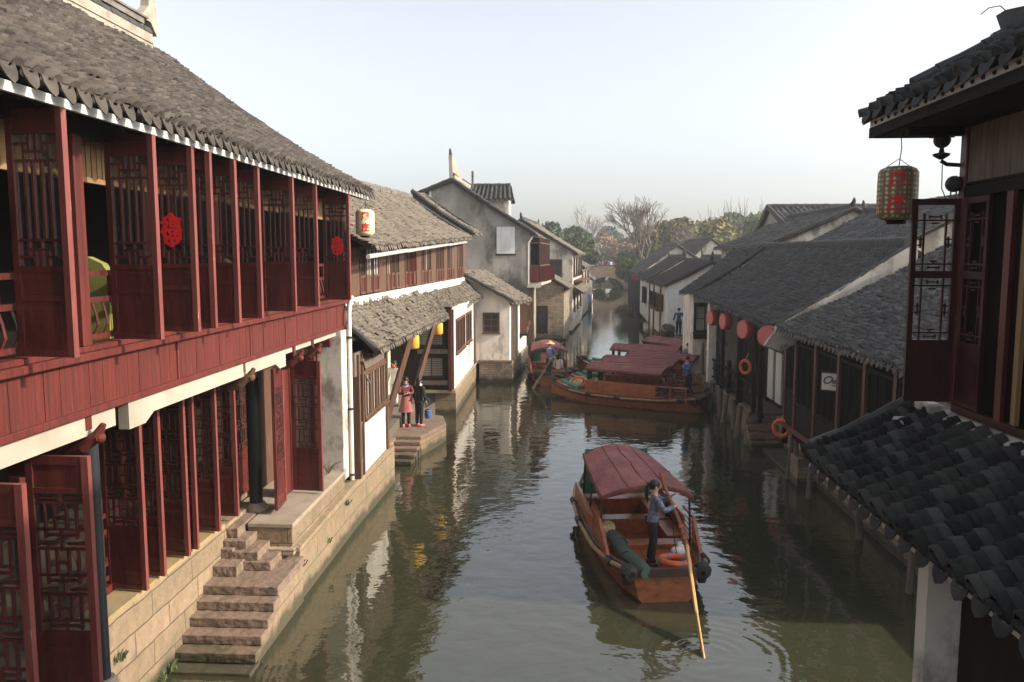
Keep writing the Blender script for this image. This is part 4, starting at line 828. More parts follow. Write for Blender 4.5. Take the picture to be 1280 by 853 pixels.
# ---- far houses on the left bank
h = gable('brick_lean_house', 'rough brick house with a dark doorway at the water behind the grey gable house', -3.6, .55, 56.5, 63, .0, 6.0, 4.0, -3.2, 6.2, 'brick', 'tile_old', .5, jit=1.6, curl=0)
window(h, (-.95, 56.5, 1.7), .75, 1.9, '-y', 1, 1, 'blackwood', 'pane', .07)
b = MB(); b.box(-1.5, .7, 56.2, 56.5, -.3, .35); b.build('stone_base', 'moss', h)
b = MB(); b.box(.35, .62, 57, 58, .4, 3.6); b.build('pilaster', 'plaster_white', h)
h = gable('far_house', 'white and timber house with a balcony beyond the brick house on the left bank', -6, 1.3, 64, 76, .2, 6.4, 6.5, -2.8, 9.0, 'plaster_stain', 'tile_old', 1.1, jit=1.4)
for i, y in enumerate((65.5, 68.5, 71.5, 74.5)): window(h, (1.3 + (y - 64) / 12 * 1.1 + .04, y, 5.3), 1.6, 1.6, '+x', 3, 1, 'brownwood', 'pane', .1)
for i, y in enumerate((66, 70, 74)): window(h, (1.3 + (y - 64) / 12 * 1.1 + .04, y, 2.4), 1.2, 1.5, '+x', 2, 1, 'brownwood', 'pane', .1)
b = MB(); b.bar((1.75, 65, 4.1), (2.7, 75.5, 4.1), .8, .15); b.bar((2.1, 65, 4.9), (3.05, 75.5, 4.9), .08, .08); b.build('balcony', 'brownwood', h)
tiles(h, (2.2, 64, 3.2), (3.3, 76, 3.2), (2.2, 76, 3.9), (1.2, 64, 3.9), 'tile_old', .35, .3, .05, 0, 4)
window(h, (-.2, 64, 5.2), 1.4, 1.4, '-y', 2, 1, 'brownwood', 'pane', .1)
h = gable('far_house', 'plastered house with a tiled lean-to farther along the left bank', -5, 2.4, 78, 90, .2, 5.4, 5.2, -1.5, 7.6, 'plaster_stain', 'tile_grey', 1.2, jit=1.4)
for y in (80, 84, 88): window(h, (2.4 + (y - 78) / 10 + .04, y, 4.0), 1.5, 1.4, '+x', 3, 1, 'brownwood', 'pane', .1)
window(h, (1.2, 78, 3.9), 1.2, 1.3, '-y', 2, 1, 'brownwood', 'pane', .1)
b = MB(); b.box(1.6, 2.5, 77.6, 78, .1, 3.0); b.build('buttress', 'plaster_white', h)
h = gable('far_house', 'low white-walled house near the stone bridge on the left bank', -3, 4.2, 96, 112, .2, 3.6, 3.4, .5, 6.0, 'plaster_white', 'tile_grey', .9, jit=1.4)
for y in (98, 102, 106): window(h, (4.2 + (y - 96) / 16 * .9 + .04, y, 2.3), 1.6, 1.3, '+x', 3, 1, 'brownwood', 'pane', .12)
window(h, (2.6, 96, 2.4), 1.5, 1.4, '-y', 2, 1, 'blackwood', 'pane', .1)
b = MB(); b.box(3.4, 4.3, 95.6, 96, .1, 3.3); b.build('buttress', 'plaster_white', h)
h = gable('far_house', 'distant brown roofed house behind the low house on the left bank', -9, -1, 118, 130, .2, 4.2, 4.2, -5, 7.2, 'plaster_stain', 'tile_brown', .5, jit=1.)

# ============================================================ RIGHT BANK
# ---- lantern house (long dark roof)
L = thing('lantern_house', 'canal house with a long dark tiled roof and red lanterns under its eave', 'house', (8, 28, .9))
tiles(L, (5.9, 34.6, 4.5), (5.9, 22.25, 4.2), (9.35, 21.9, 6.42), (9.35, 36.3, 6.5), 'tile_dark', rw=.24, tl=.16, hc=.045, sag=.14, seg=5, jit=1.2)
tiles(L, (5.75, 37.5, 4.45), (5.85, 34.5, 4.62), (9.3, 36.2, 6.55), (8.6, 39.5, 6.5), 'tile_dark', rw=.24, tl=.16, hc=.045, sag=.08, seg=5, jit=1.2)
tiles(L, (13, 36.3, 4.5), (13, 21.9, 4.5), (9.35, 21.9, 6.42), (9.35, 36.3, 6.5), 'tile_dark', rw=.4, tl=.4, hc=.05, sag=.1, seg=4, drip=False)
ridge(L, (9.35, 22.0, 6.4), (9.35, 37.5, 6.5), .10, .2, 'ridge_dark', 'ridge_dark', 0)
b = MB()
pts = [(5.62, 3.72), (6.05, 3.55), (7.3, 4.3), (9.5, 5.68), (9.5, 6.5), (7.4, 5.18), (5.95, 4.28)]
b.prism([(x, 21.72, z) for x, z in pts], (0, .2, 0)); b.build('gable_parapet', 'plaster_stain', L)
verge(L, [(5.9, 21.78, 4.3), (7.5, 21.78, 5.2), (9.45, 21.78, 6.5)], .07, drop=0)
b = MB(); b.box(7.6, 7.75, 22, 34, .9, 4.8); b.build('back_wall', 'blackwood', L)
b = MB(); b.box(6.45, 7.7, 33.6, 33.8, .9, 4.6); b.build('end_wall', 'plaster_stain', L)
b = MB(); b.box(6.3, 6.6, 33.2, 33.62, .9, 4.4); b.build('white_column', 'plaster_white', L)
b = MB(); b.box(6.15, 7.5, 36.2, 36.4, .5, 4.6); b.box(6.15, 6.35, 36.4, 39.0, .5, 4.4); b.build('far_wall', 'plaster_white', L)
window(L, (6.65, 36.2, 3.35), .95, 1.25, '-y', 2, 2, 'blackwood', 'curtain', .1)
b = MB(); b.box(6.15, 7.15, 35.8, 36.15, 2.45, 2.7); b.box(6.15, 7.15, 35.85, 36.15, 3.95, 4.05); b.build('window_box', 'blackwood', L)
for i, y in enumerate((22.4, 25.2, 28.2, 31.0)):
    b = MB(); b.box(6.35, 6.49, y - .07, y + .07, .9, 4.35); b.build('eave_post', 'blackwood', L)
b = MB(); b.box(6.36, 6.48, 22, 33.5, 4.18, 4.36); b.build('eave_beam', 'blackwood', L)
for y0 in (23, 24.1, 25.4, 28.5, 29.6, 30.7, 31.8):
    b = MB(); b.box(7.5, 7.56, y0, y0 + .95, 1.0, 3.4); b.build('door_leaf', 'red_dark' if y0 < 26 else 'blackwood', L)
for y0 in (26.6, 27.6): 
    b = MB(); b.box(7.44, 7.5, y0, y0 + .7, 1.2, 2.9); b.build('white_screen', 'plaster_clean', L)
b = MB(); b.bar((6.5, 25.3, 1.0), (6.5, 26.4, 3.6), .12, .12); b.build('leaning_post', 'blackwood', L)
GR = 'red drum lanterns under the dark eave'
for i, (x, y, z, ax, lab) in enumerate(((5.78, 22.0, 3.94, (-.67, -.74, 0), 'largest and nearest red drum lantern, beside the gable parapet'), (5.86, 25.0, 3.86, (-.93, -.36, 0), 'second nearest red drum lantern under the dark eave'), (5.98, 28.5, 3.83, (-.98, -.2, .0), 'third red drum lantern, turned sideways in front of the grey end wall'), (6.12, 31.6, 3.72, (-.95, -.3, .0), 'farthest of the four red drum lanterns, next to the far window box'))):
    t = thing('drum_lantern', lab, 'lantern', (x, y, z), 0, GR); a = V(ax).normalized(); R = .29 if i == 0 else .30
    c = V((x, y, z)); b = MB(); b.lathe([(R * .9, -.13), (R, -.10), (R * 1.04, 0), (R, .10), (R * .9, .13)], c, 26, a); b.build('drum', 'redlamp', t, smooth=True)
    b = MB(); b.lathe([(0, .135), (R * .9, .135), (R * .9, .12)], c, 26, a); b.lathe([(0, -.135), (R * .9, -.135), (R * .9, -.12)], c, 26, a); b.build('lantern_face', 'redfade', t)
    b = MB(); b.tube([c + V((0, 0, R)), c + V((.05, .03, .62))], .01, 5); b.build('hanger', 'metal', t)
t = thing('quay_walk', 'dark stone walkway and steps down to the canal under the red lanterns', 'walkway', (6.9, 28, 0))
b = MB(); b.box(6.45, 7.7, 26.3, 34, -.5, .92); b.box(6.55, 7.7, 22.4, 26.3, -.5, .1); b.box(7.2, 7.7, 22.4, 26.3, .1, .92); b.build('walk_base', 'brick', t)
b = MB(); b.box(6.4, 7.7, 26.25, 34, .92, 1.0); b.build('walk_slab', 'stone_step', t, bevel=.02)
for i in range(4):
    b = MB(); b.box(6.2, 7.35, 25.2 + i * .28, 25.52 + i * .28, .08 + i * .21, .25 + i * .21); rough_stone(b.build('step', 'stone_step', t))
    b = MB(); b.box(6.25, 7.35, 25.26 + i * .28, 25.56 + i * .28, -.4, .08 + i * .21); b.build('step_core', 'brick', t)
for i, (y, lx) in enumerate(((26.2, .0), (27.3, -.12), (28.5, .1), (29.6, -.1), (30.8, .05), (32.2, -.08))):
    b = MB(); b.tube([(6.25 + lx, y - .1, -.4), (6.32, y, 1.05)], [.11, .09], 9); b.build('mooring_pile', 'greywood', t)
t = thing('quay_railing', 'dark wooden railing with square posts along the walkway edge', 'railing', (6.5, 30, 1))
for y in (26.3, 28.2, 30.1, 32.0, 33.4):
    b = MB(); b.box(6.42, 6.56, y - .07, y + .07, 1.0, 2.1); b.lathe([(.0, .16), (.07, .12), (.085, .05), (.05, 0)], (6.49, y, 2.1), 8); b.build('post', 'blackwood', t)
b = MB(); b.box(6.45, 6.53, 26.35, 33.4, 1.84, 1.92); b.box(6.46, 6.52, 26.35, 33.4, 1.15, 1.2); b.box(6.46, 6.52, 26.35, 33.4, 1.5, 1.54)
for i in range(22): b.box(6.47, 6.51, 26.5 + i * .32, 26.54 + i * .32, 1.2, 1.5 if i % 2 else 1.84)
b.build('rails', 'blackwood', t)
for i, (x, y, z, lab) in enumerate(((6.36, 27.0, 2.42, 'orange life ring hanging on the railing below the red lanterns'), (6.22, 22.05, 1.40, 'orange life ring hanging at the corner of the low timber house'))):
    t = thing('life_ring', lab, 'life ring', (x, y, z), 0, 'life rings hung along the right bank'); b = MB(); b.torus((x, y, z), .215, .055, (-.75, -.5, 0) if i == 0 else (-.55, -.9, 0)); b.build('ring', 'orange', t, smooth=True)
    b = MB(); b.tube([(x, y, z + .26), (x + .12, y + .1, z + .45)], .012, 5); b.build('rope', 'straw', t)

# ---- low timber house with grey roof
K = thing('low_timber_house', 'low dark timber house with a wide grey tiled roof beside the canal on the right', 'house', (8, 18, .9))
tiles(K, (5.9, 21.55, 4.22), (5.9, 12.6, 4.22), (10.2, 12.6, 6.45), (10.2, 21.55, 6.45), 'tile_grey', rw=.235, tl=.13, hc=.05, sag=.12, seg=6, jit=1.4)
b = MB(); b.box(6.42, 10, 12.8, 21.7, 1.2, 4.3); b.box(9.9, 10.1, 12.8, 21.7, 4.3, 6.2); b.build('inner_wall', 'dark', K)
b = MB(); b.box(6.25, 6.45, 12.8, 22.2, 1.45, 1.58); b.box(6.27, 6.43, 12.8, 22.2, 4.0, 4.2); b.build('wall_beam', 'red_dark', K)
for y in (22.1, 21.2, 19.6, 18.0, 16.5, 15.0, 13.4):
    b = MB(); b.box(6.27, 6.41, y - .07, y + .07, 1.58, 4.0); b.build('wall_post', 'red_dark', K)
for y0, y1, st_ in ((21.3, 22.0, 1), (19.7, 21.1, 0), (18.1, 19.5, 0), (16.6, 17.9, 0), (15.1, 16.4, 0), (13.5, 14.9, 0)):
    b = MB(); b.box(6.3, 6.38, y0, y1, 1.58, 2.45 if st_ else 2.2); b.build('plank_panel', 'blackwood', K)
    f = window(K, (6.36, (y0 + y1) / 2, 3.1 if st_ else 3.05), y1 - y0, 1.25 if st_ else 1.6, '-x', 3, 1, 'blackwood', 'pane' if st_ else 'dark', .06)
b = MB(); b.box(6.3, 7.6, 22.17, 22.25, 1.5, 4.1); b.build('end_wall', 'blackwood', K)
b = MB(); b.box(6.95, 10, 12.9, 22.1, -.5, 1.4); b.build('stone_base', 'brick', K)
b = MB(); b.box(6.4, 10, 12.9, 22.2, 1.38, 1.46); b.build('floor_boards', 'blackwood', K)
b = MB()
for y in (22.0, 21.6, 20.1, 17.2, 14.4):
    b = MB(); b.tube([(6.5 + random.uniform(-.15, .15), y, -.4), (6.5, y + random.uniform(-.15, .15), 1.4)], [.08, .06], 7); b.build('timber_pile', 'greywood', K)
b = MB(); b.box(6.45, 7.2, 21.2, 22.15, -.4, .75); b.build('rubble_corner', 'brick', K)
t = thing('notice_board', 'small white framed picture sign with an oval ring on the dark timber wall', 'sign', (6.24, 18.35, 3.27), rad(-32))
b = MB(); b.box(-.22, .22, 0, .03, -.22, .22); b.build('board_frame', 'brownwood', t, local=True)
b = MB(); b.box(-.19, .19, -.012, 0, -.19, .19); b.build('board_face', 'plaster_clean', t, local=True)
pts = [V((.075 * math.cos(a) - .05 * math.sin(a) - .05, -.016, .045 * math.sin(a) + .065 * math.cos(a) + .04)) for a in [2 * math.pi * k / 20 for k in range(21)]]
b = MB(); b.tube(pts, .014, 6, cap=False); b.build('oval_mark', 'blackwood', t, local=True)
b = MB(); b.box(.04, .13, -.016, -.012, -.04, .05); b.build('blue_mark', 'grey cloth', t, local=True)
b = MB(); b.box(.03, .13, -.016, -.012, -.09, -.07); b.build('text_line', 'blackwood', t, local=True)
b = MB(); b.bar((.1, .03, .1), (.2, .14, .1), .02, .02); b.build('bracket', 'metal', t, local=True)

# ---- nearest building on the right
R = thing('corner_house', 'dark red timber building at the right edge with open lattice shutter and skirt roof', 'building', (6.5, 10, 0))
tiles(R, (4.9, 13.45, 8.30), (4.9, 3, 8.30), (7.15, 3, 9.60), (7.15, 13.45, 9.60), 'tile_black', rw=.43, tl=.15, hc=.12, sag=.06, seg=8, jit=1.4)
tiles(R, (9.6, 13.45, 8.30), (9.6, 3, 8.30), (7.15, 3, 9.60), (7.15, 13.45, 9.60), 'tile_black', rw=.4, tl=.4, hc=.06, sag=.06, seg=4, drip=False)
verge(R, [(4.92, 13.42, 8.34), (6.0, 13.42, 8.93), (7.15, 13.42, 9.66)], .10, drop=.14, dmat='ridge_dark')
verge(R, [(5.55, 13.2, 8.80), (6.3, 13.2, 9.18), (6.9, 13.2, 9.50)], .09, drop=.0, name='hip_ridge')
r = ridge(R, (7.15, 3, 9.58), (7.15, 13.0, 9.58), .16, .24, 'ridge_dark', 'ridge_dark', 0)
b = MB(); b.prism([(7.05, 12.2, 9.6), (7.05, 13.1, 9.56), (7.05, 13.6, 9.50), (7.05, 13.5, 9.62), (7.05, 13.62, 9.72), (7.05, 13.78, 9.96), (7.05, 13.5, 9.97), (7.05, 13.0, 9.88), (7.05, 12.2, 9.84)], (.2, 0, 0))
for i in range(9): b.tube([(7.15, 13.0 - i * .35, 9.80), (7.15, 12.95 - i * .35, 9.90 + .04 * (i % 2))], .05, 6)
b.build('dragon_ridge_end', 'ridge_dark', r)
b = MB(); b.tube([(7.15, 13.6, 9.95), (7.12, 13.8, 10.12), (7.1, 14.1, 10.18), (7.1, 14.35, 10.15)], .009, 5); b.build('whisker_wire', 'metal', r)
b = MB(); b.box(5.0, 5.03, 3, 13.38, 8.14, 8.26); b.build('eave_fascia', 'white_paint', R)
b = MB()
for i in range(42): b.bar((5.0, 3.1 + i * .245, 8.17), (6.3, 3.1 + i * .245, 8.88), .07, .09)
b.build('rafters', 'blackwood', R)
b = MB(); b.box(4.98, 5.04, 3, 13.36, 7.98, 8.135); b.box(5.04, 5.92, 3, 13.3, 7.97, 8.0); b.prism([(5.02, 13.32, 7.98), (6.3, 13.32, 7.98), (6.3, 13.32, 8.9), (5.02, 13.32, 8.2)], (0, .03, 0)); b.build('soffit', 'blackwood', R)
b = MB(); b.box(5.85, 6.0, 3, 13.2, 7.95, 8.15); b.box(5.1, 6.0, 12.15, 12.3, 7.85, 8.0); b.build('eave_beam', 'blackwood', R)
XR = 5.92
board_wall(R, (XR, 3), (XR, 12.2), 7.1, 8.0, 'greywood', .3, .04, nrm=(-1, 0, 0))
b = MB(); b.box(XR - .04, XR + .14, 12.06, 12.24, 3.9, 8.1); b.build('corner_post', 'red_dark', R, bevel=.01)
b = MB(); b.box(XR - .05, XR + .1, 3, 12.05, 6.95, 7.1); b.box(XR - .03, XR + .1, 3, 12.05, 7.12, 7.16); b.build('head_beam', 'blackwood', R)
b = MB(); b.box(XR - .06, XR + .12, 3, 12.05, 3.82, 3.93); b.build('sill_beam', 'red_shaded', R)
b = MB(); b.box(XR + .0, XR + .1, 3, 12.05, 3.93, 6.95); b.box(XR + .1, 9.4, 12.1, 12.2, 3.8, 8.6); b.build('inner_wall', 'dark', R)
RP = shutter_proto(.66, 3.0, .06, 'right')
for me_ in RP.values(): me_.materials[0] = Mt['red_shaded']
shutter(R, RP, (XR - .02, 12.0, 3.94), rad(-90), glass=False)                          # against the wall
shutter(R, RP, (XR - .04, 12.17, 3.94), rad(178), glass=False)                        # swung out over the roof
b = MB(); b.box(XR - .06, XR + .0, 10.75, 10.9, 3.93, 6.95); b.build('window_post', 'red_dark', R)
for y in (10.42, 9.75, 9.0, 8.4):
    b = MB(); b.box(XR - .08, XR - .02, y - .05, y + .05, 3.95, 6.9); b.build('window_post', 'goldwood', R)
b = MB(); b.box(XR - .07, XR - .03, 8.4, 10.1, 4.05, 4.12)
for i in range(8): b.box(XR - .065, XR - .035, 8.5 + i * .2, 8.53 + i * .2, 4.12, 5.2)
b.build('window_lattice', 'goldwood', R)
b = MB(); b.add([(5.72, 2, 3.3), (5.72, 12.9, 3.3), (5.72, 12.9, 3.72), (5.72, 2, 3.72), (5.95, 2, 3.84), (5.95, 12.35, 3.84), (5.95, 12.9, 3.80), (5.95, 2, 3.3), (5.95, 12.9, 3.3)], [(0, 1, 2, 3), (3, 2, 6, 5, 4), (1, 8, 6, 2)]); b.build('plaster_ledge', 'plaster_stain', R)
b = MB(); b.box(5.68, 5.9, 12.35, 12.95, 3.7, 3.86); b.box(5.3, 5.72, 12.4, 12.75, 3.50, 3.6); b.build('broken_mortar', 'plaster_stain', R, bevel=.03)
tiles(R, (4.03, 13.0, 2.90), (4.03, 2.5, 2.90), (5.82, 2.5, 3.70), (5.82, 13.0, 3.70), 'tile_black', rw=.40, tl=.125, hc=.15, sag=.03, seg=10, jit=.9, lip=.028)
b = MB(); pts = [(4.15, 13.02, 3.03), (4.6, 13.02, 3.2), (5.1, 13.02, 3.46), (5.5, 13.02, 3.68), (5.75, 13.02, 3.84)]
for a, c in zip(pts, pts[1:]): b.tube([a, tuple(V(c) + V((.02, 0, .02)))], [.11, .125], 9)
b.build('verge_ridge', 'ridge_dark', R); b = MB(); b.prism([(4.1, 13.1, 2.85), (5.8, 13.1, 3.6), (5.8, 13.1, 3.8), (4.1, 13.1, 3.0)], (0, -.2, 0)); b.build('verge_mortar', 'ridge', R)
b = MB(); b.box(4.12, 4.16, 2.5, 12.95, 2.72, 2.84); b.build('skirt_fascia', 'white_paint', R)
b = MB()
for i in range(38): b.bar((4.15, 2.8 + i * .27, 2.76), (5.85, 2.8 + i * .27, 3.5), .06, .07)
b.box(4.3, 4.42, 2.5, 12.9, 2.6, 2.72); b.build('skirt_rafters', 'blackwood', R)
b = MB(); b.box(4.24, 4.98, 9.0, 9.25, -4.2, 2.68); b.build('white_pier', 'plaster_stain', R)
b = MB(); b.box(4.98, 5.95, 9.05, 9.2, -4.2, 3.0); b.box(4.6, 4.75, 2.5, 8.95, -4.2, 2.7); b.build('lower_wall', 'blackwood', R)
b = MB(); b.box(5.95, 9.4, 2.5, 12.9, -4.2, 3.8); b.build('lower_wall', 'blackwood', R)

# spotlights at the corner
t = thing('globe_lamp', 'dark globe lamp on a bracket under the right eave', 'lamp', (5.6, 12.3, 7.55))
b = MB(); b.ball((5.64, 12.3, 7.80), .12, 16, 10); b.build('globe', 'metal', t, smooth=True)
b = MB(); b.lathe([(.03, 0), (.11, .05), (.12, .08), (.04, .10), (.03, .16)], (5.64, 12.3, 7.52), 14); b.tube([(5.64, 12.3, 7.5), (5.72, 12.3, 7.45), (5.9, 12.25, 7.43)], .03, 8); b.build('bracket', 'metal', t)
b = MB(); b.tube([(5.66, 12.3, 7.45), (5.67, 12.3, 7.1), (5.75, 12.3, 6.92), (5.9, 12.25, 6.88)], .008, 5); b.build('cable', 'metal', t)
t = thing('spotlight', 'small dark floodlight clamped to the red corner post below the globe lamp', 'lamp', (5.85, 12.3, 7.15))
b = MB(); b.lathe([(0, -.14), (.08, -.13), (.12, -.05), (.12, .02), (.08, .1), (0, .12)], (5.82, 12.25, 7.16), 14, (.3, .9, .1)); b.build('lamp_head', 'metal', t, smooth=True)
b = MB(); b.tube([(5.78, 12.25, 7.05), (5.78, 12.25, 6.93), (5.9, 12.2, 6.92)], .012, 5); b.tube([(5.86, 12.25, 7.05), (5.86, 12.25, 6.93)], .012, 5); b.build('lamp_yoke', 'metal', t)
Mt['wicker'] = tilemat('wicker', [(.1, .1, .1), (.2, .2, .2)])
def wicker():
    m, t, b = newmat('woven lantern'); c = coords(t, (1, 1, 1)); v = N(t, 'ShaderNodeTexVoronoi', feature='F1'); v.inputs['Scale'].default_value = 24; v.inputs['Randomness'].default_value = .15
    t.links.new(c, v.inputs['Vector']); col = ramp(t, v.outputs['Distance'], [(.62, .50, .28), (.36, .27, .14), (.16, .12, .07)], .2, .5)
    t.links.new(col, b.inputs['Base Color']); b.inputs['Roughness'].default_value = .6; bump(t, b, v.outputs['Distance'], .5, .01); return m
Mt['wicker'] = wicker()
lantern('large woven lantern with red characters hanging from the right eave corner', (5.16, 12.6, 7.05), .285, .80, 'wicker', '周庄', .25, 8.0, ang=-1.98)

# scale the corner house group about the camera: nearer and smaller, same in view
for o in [R] + [o for o in bpy.data.objects if o.get('category') == 'lamp' or o.get('label', '').startswith('large woven')]:
    o.location = o.location * .6 + V((0, 0, 2.44)); o.scale = (.6, .6, .6); W[o.name] = MX.Translation(o.location) @ MX.Diagonal((.6, .6, .6, 1))
# ---- background houses on the right
gable('old_white_gable_house', 'dark roofed house with a stained gable behind the long lantern roof', 10.1, 16.5, 38, 50, .9, 6.75, 7.0, 13.6, 8.25, 'plaster_stain', 'tile_grey', .0, curl=.3, ov=.4, rdg='ridge_dark', jit=1.)
gable('stained_gable_house', 'grey roofed house with a pale gable strip behind the shutter on the right', 11.0, 17, 26.5, 37, .9, 6.5, 6.5, 13.75, 7.95, 'plaster_stain', 'tile_grey', .0, curl=.4, ov=.3)
h = thing('grey_gable_house', 'grey house with a steep gable and ribbed tile roof on the right skyline', 'house', (16, 49, .9))
Gp = [(44.6, .9), (53.5, .9), (53.5, 7.0), (50.0, 8.95), (44.6, 7.3)]
b = MB(); b.prism([(13.0, y, z) for y, z in Gp], (9, 0, 0)); b.build('wall', 'plaster_grey', h)
tiles(h, (12.8, 44.2, 7.25), (22.2, 44.2, 7.25), (22.2, 50, 9.08), (12.8, 50, 9.08), 'tile_grey', .34, .4, .09, .1, 6, jit=.8)
tiles(h, (12.8, 53.9, 6.85), (22.2, 53.9, 6.85), (22.2, 50, 9.08), (12.8, 50, 9.08), 'tile_grey', .34, .4, .09, .1, 5, drip=False)
ridge(h, (12.8, 50, 9.05), (22.2, 50, 9.05), .1, .22, 'ridge_dark', curl=0)
b = MB(); 
for (ya, za, yb, zb_) in ((44.2, 7.3, 50, 9.12), (50, 9.12, 53.9, 6.9)): b.bar((12.8, ya, za), (12.8, yb, zb_), .12, .3)
b.build('verge_board', 'ridge_dark', h)
h = gable('whitewashed_house', 'clean white house with a dark tiled roof where a man stands by its wall', 7.05, 11.2, 51, 62, .9, 4.36, 4.9, 9.75, 5.72, 'plaster_clean', 'tile_dark', .15, ov=.25, curl=.45, rw=.26, tl=.2, jit=.6)
for y in (53.2, 55.4):
    b = MB(); b.box(6.62, 7.05, y, y + 2.0, 2.5, 3.6); b.build('hanging_bay', 'brownwood', h)
window(h, (6.62, 55.2, 3.3), 3.6, .9, '-x', 6, 1, 'blackwood', 'pane', .08)
for y in (53.0, 56.6, 59.2):
    b = MB(); b.tube([(6.85, y, 0), (6.85, y, 4.2)], .06, 7); b.build('wall_pole', 'brownwood', h)
b = MB(); b.box(6.9, 11, 50.9, 51.05, .3, 1.2); b.build('plinth', 'stone', h)
h = gable('whitewashed_house', 'second white house whose dark roof steps back behind the first', 7.3, 11.0, 63, 75, .9, 4.5, 5.0, 9.9, 6.0, 'plaster_clean', 'tile_dark', .5, ov=.4, curl=.45, rw=.3, tl=.25, jit=.6)
window(h, (7.3, 67, 3.0), 2.2, 1.3, '-x', 4, 1, 'blackwood', 'pane', .1)
h = gable('old_dark_house', 'old house with a weathered gable and dark shopfront beyond the white houses', 8.6, 13.5, 79, 94, .3, 4.9, 6.0, 11.7, 7.2, 'plaster_stain', 'tile_grey', .6, ov=.6, curl=0)
b = MB(); b.box(8.3, 8.6, 79.5, 93, .5, 4.2); b.build('shopfront', 'blackwood', h)
for y in (80.5, 84.5): lantern('small red lantern on the %s of the distant shopfront' % ('near corner' if y < 82 else 'far bay'), (8.2, y, 4.0), .28, .5, 'redlamp', group='red lanterns of the distant shopfront', topz=4.7)
gable('beige_gable_house', 'beige gabled house with a grey roof rising behind the white houses', 13.0, 19.5, 84, 98, .9, 5.2, 5.2, 15.9, 7.9, 'plaster_stain', 'tile_dark', .0, ov=.5, curl=0)
h = gable('low_white_house', 'small white walled house squeezed between the roofs near two red lanterns', 12.0, 15.2, 66, 76, .9, 5.0, 5.0, 13.6, 6.0, 'plaster_clean', 'tile_dark', .0, ov=.3, curl=.6)
gable('low_white_house', 'small white end wall behind the long dark lantern roof', 10.8, 13.2, 50, 58, .9, 5.3, 5.3, 12.0, 6.0, 'plaster_clean', 'tile_dark', .0, ov=.3, curl=.5)
for i, x in enumerate((10.35, 11.1)):
    lantern(['pair of stacked red lanterns under the grey gable house eave, left one', 'right hand red lantern under the grey gable house eave'][i], (x, 41.2 if i == 0 else 41.6, 6.35), .17, .42 if i else .55, 'redlamp', group='red lanterns on the skyline roofs', topz=6.95)
gable('riverside_house', 'faint house on the right bank close to the bridge', 14.5, 21, 120, 132, .9, 4.5, 4.5, 17.5, 7.2, 'plaster_stain', 'tile_grey', .3, ov=.5, curl=0)

# ============================================================ BRIDGE
t = thing('stone_bridge', 'arched stone bridge crossing the far end of the canal', 'bridge', (9.2, 150, 0))
b = MB(); pr = []
for i in range(25):
    u = i / 24; x = 2.6 + 13.4 * u; pr.append((x, 2.0 + 1.75 * math.sin(math.pi * u) ** 1.1))
arch = [(9.3 + 3.4 * math.cos(math.pi * k / 20), -.2 + 2.55 * math.sin(math.pi * k / 20)) for k in range(21)]
for y in (149.0, 152.5):
    n = len(pr); a2 = [(2.6, -.5)] + [(5.9 + 6.8 * k / 22, 0) for k in range(0)]
# side walls as strips between arch and deck, extruded through the width
us = [2.6 + 13.4 * i / 48 for i in range(49)]
def decky(x): u = (x - 2.6) / 13.4; return 2.0 + 1.75 * math.sin(math.pi * u) ** 1.1
def archy(x):
    d = abs(x - 9.3); return -.5 if d >= 3.4 else -.2 + 2.55 * math.sqrt(1 - (d / 3.4) ** 2)
for xa, xb in zip(us, us[1:]):
    za, zb_, ta, tb = archy(xa), archy(xb), decky(xa), decky(xb)
    b.add([(xa, 148.8, za), (xb, 148.8, zb_), (xb, 148.8, tb), (xa, 148.8, ta), (xa, 152.4, za), (xb, 152.4, zb_), (xb, 152.4, tb), (xa, 152.4, ta)], [(0, 1, 2, 3), (5, 4, 7, 6), (3, 2, 6, 7), (0, 4, 5, 1)])
b.build('bridge_body', 'stone', t)
b = MB()
for xa, xb in zip(us[::2], us[2::2]):
    b.bar((xa, 148.85, decky(xa) + .35), (xb, 148.85, decky(xb) + .35), .18, .5)
b.build('parapet', 'stone', t)

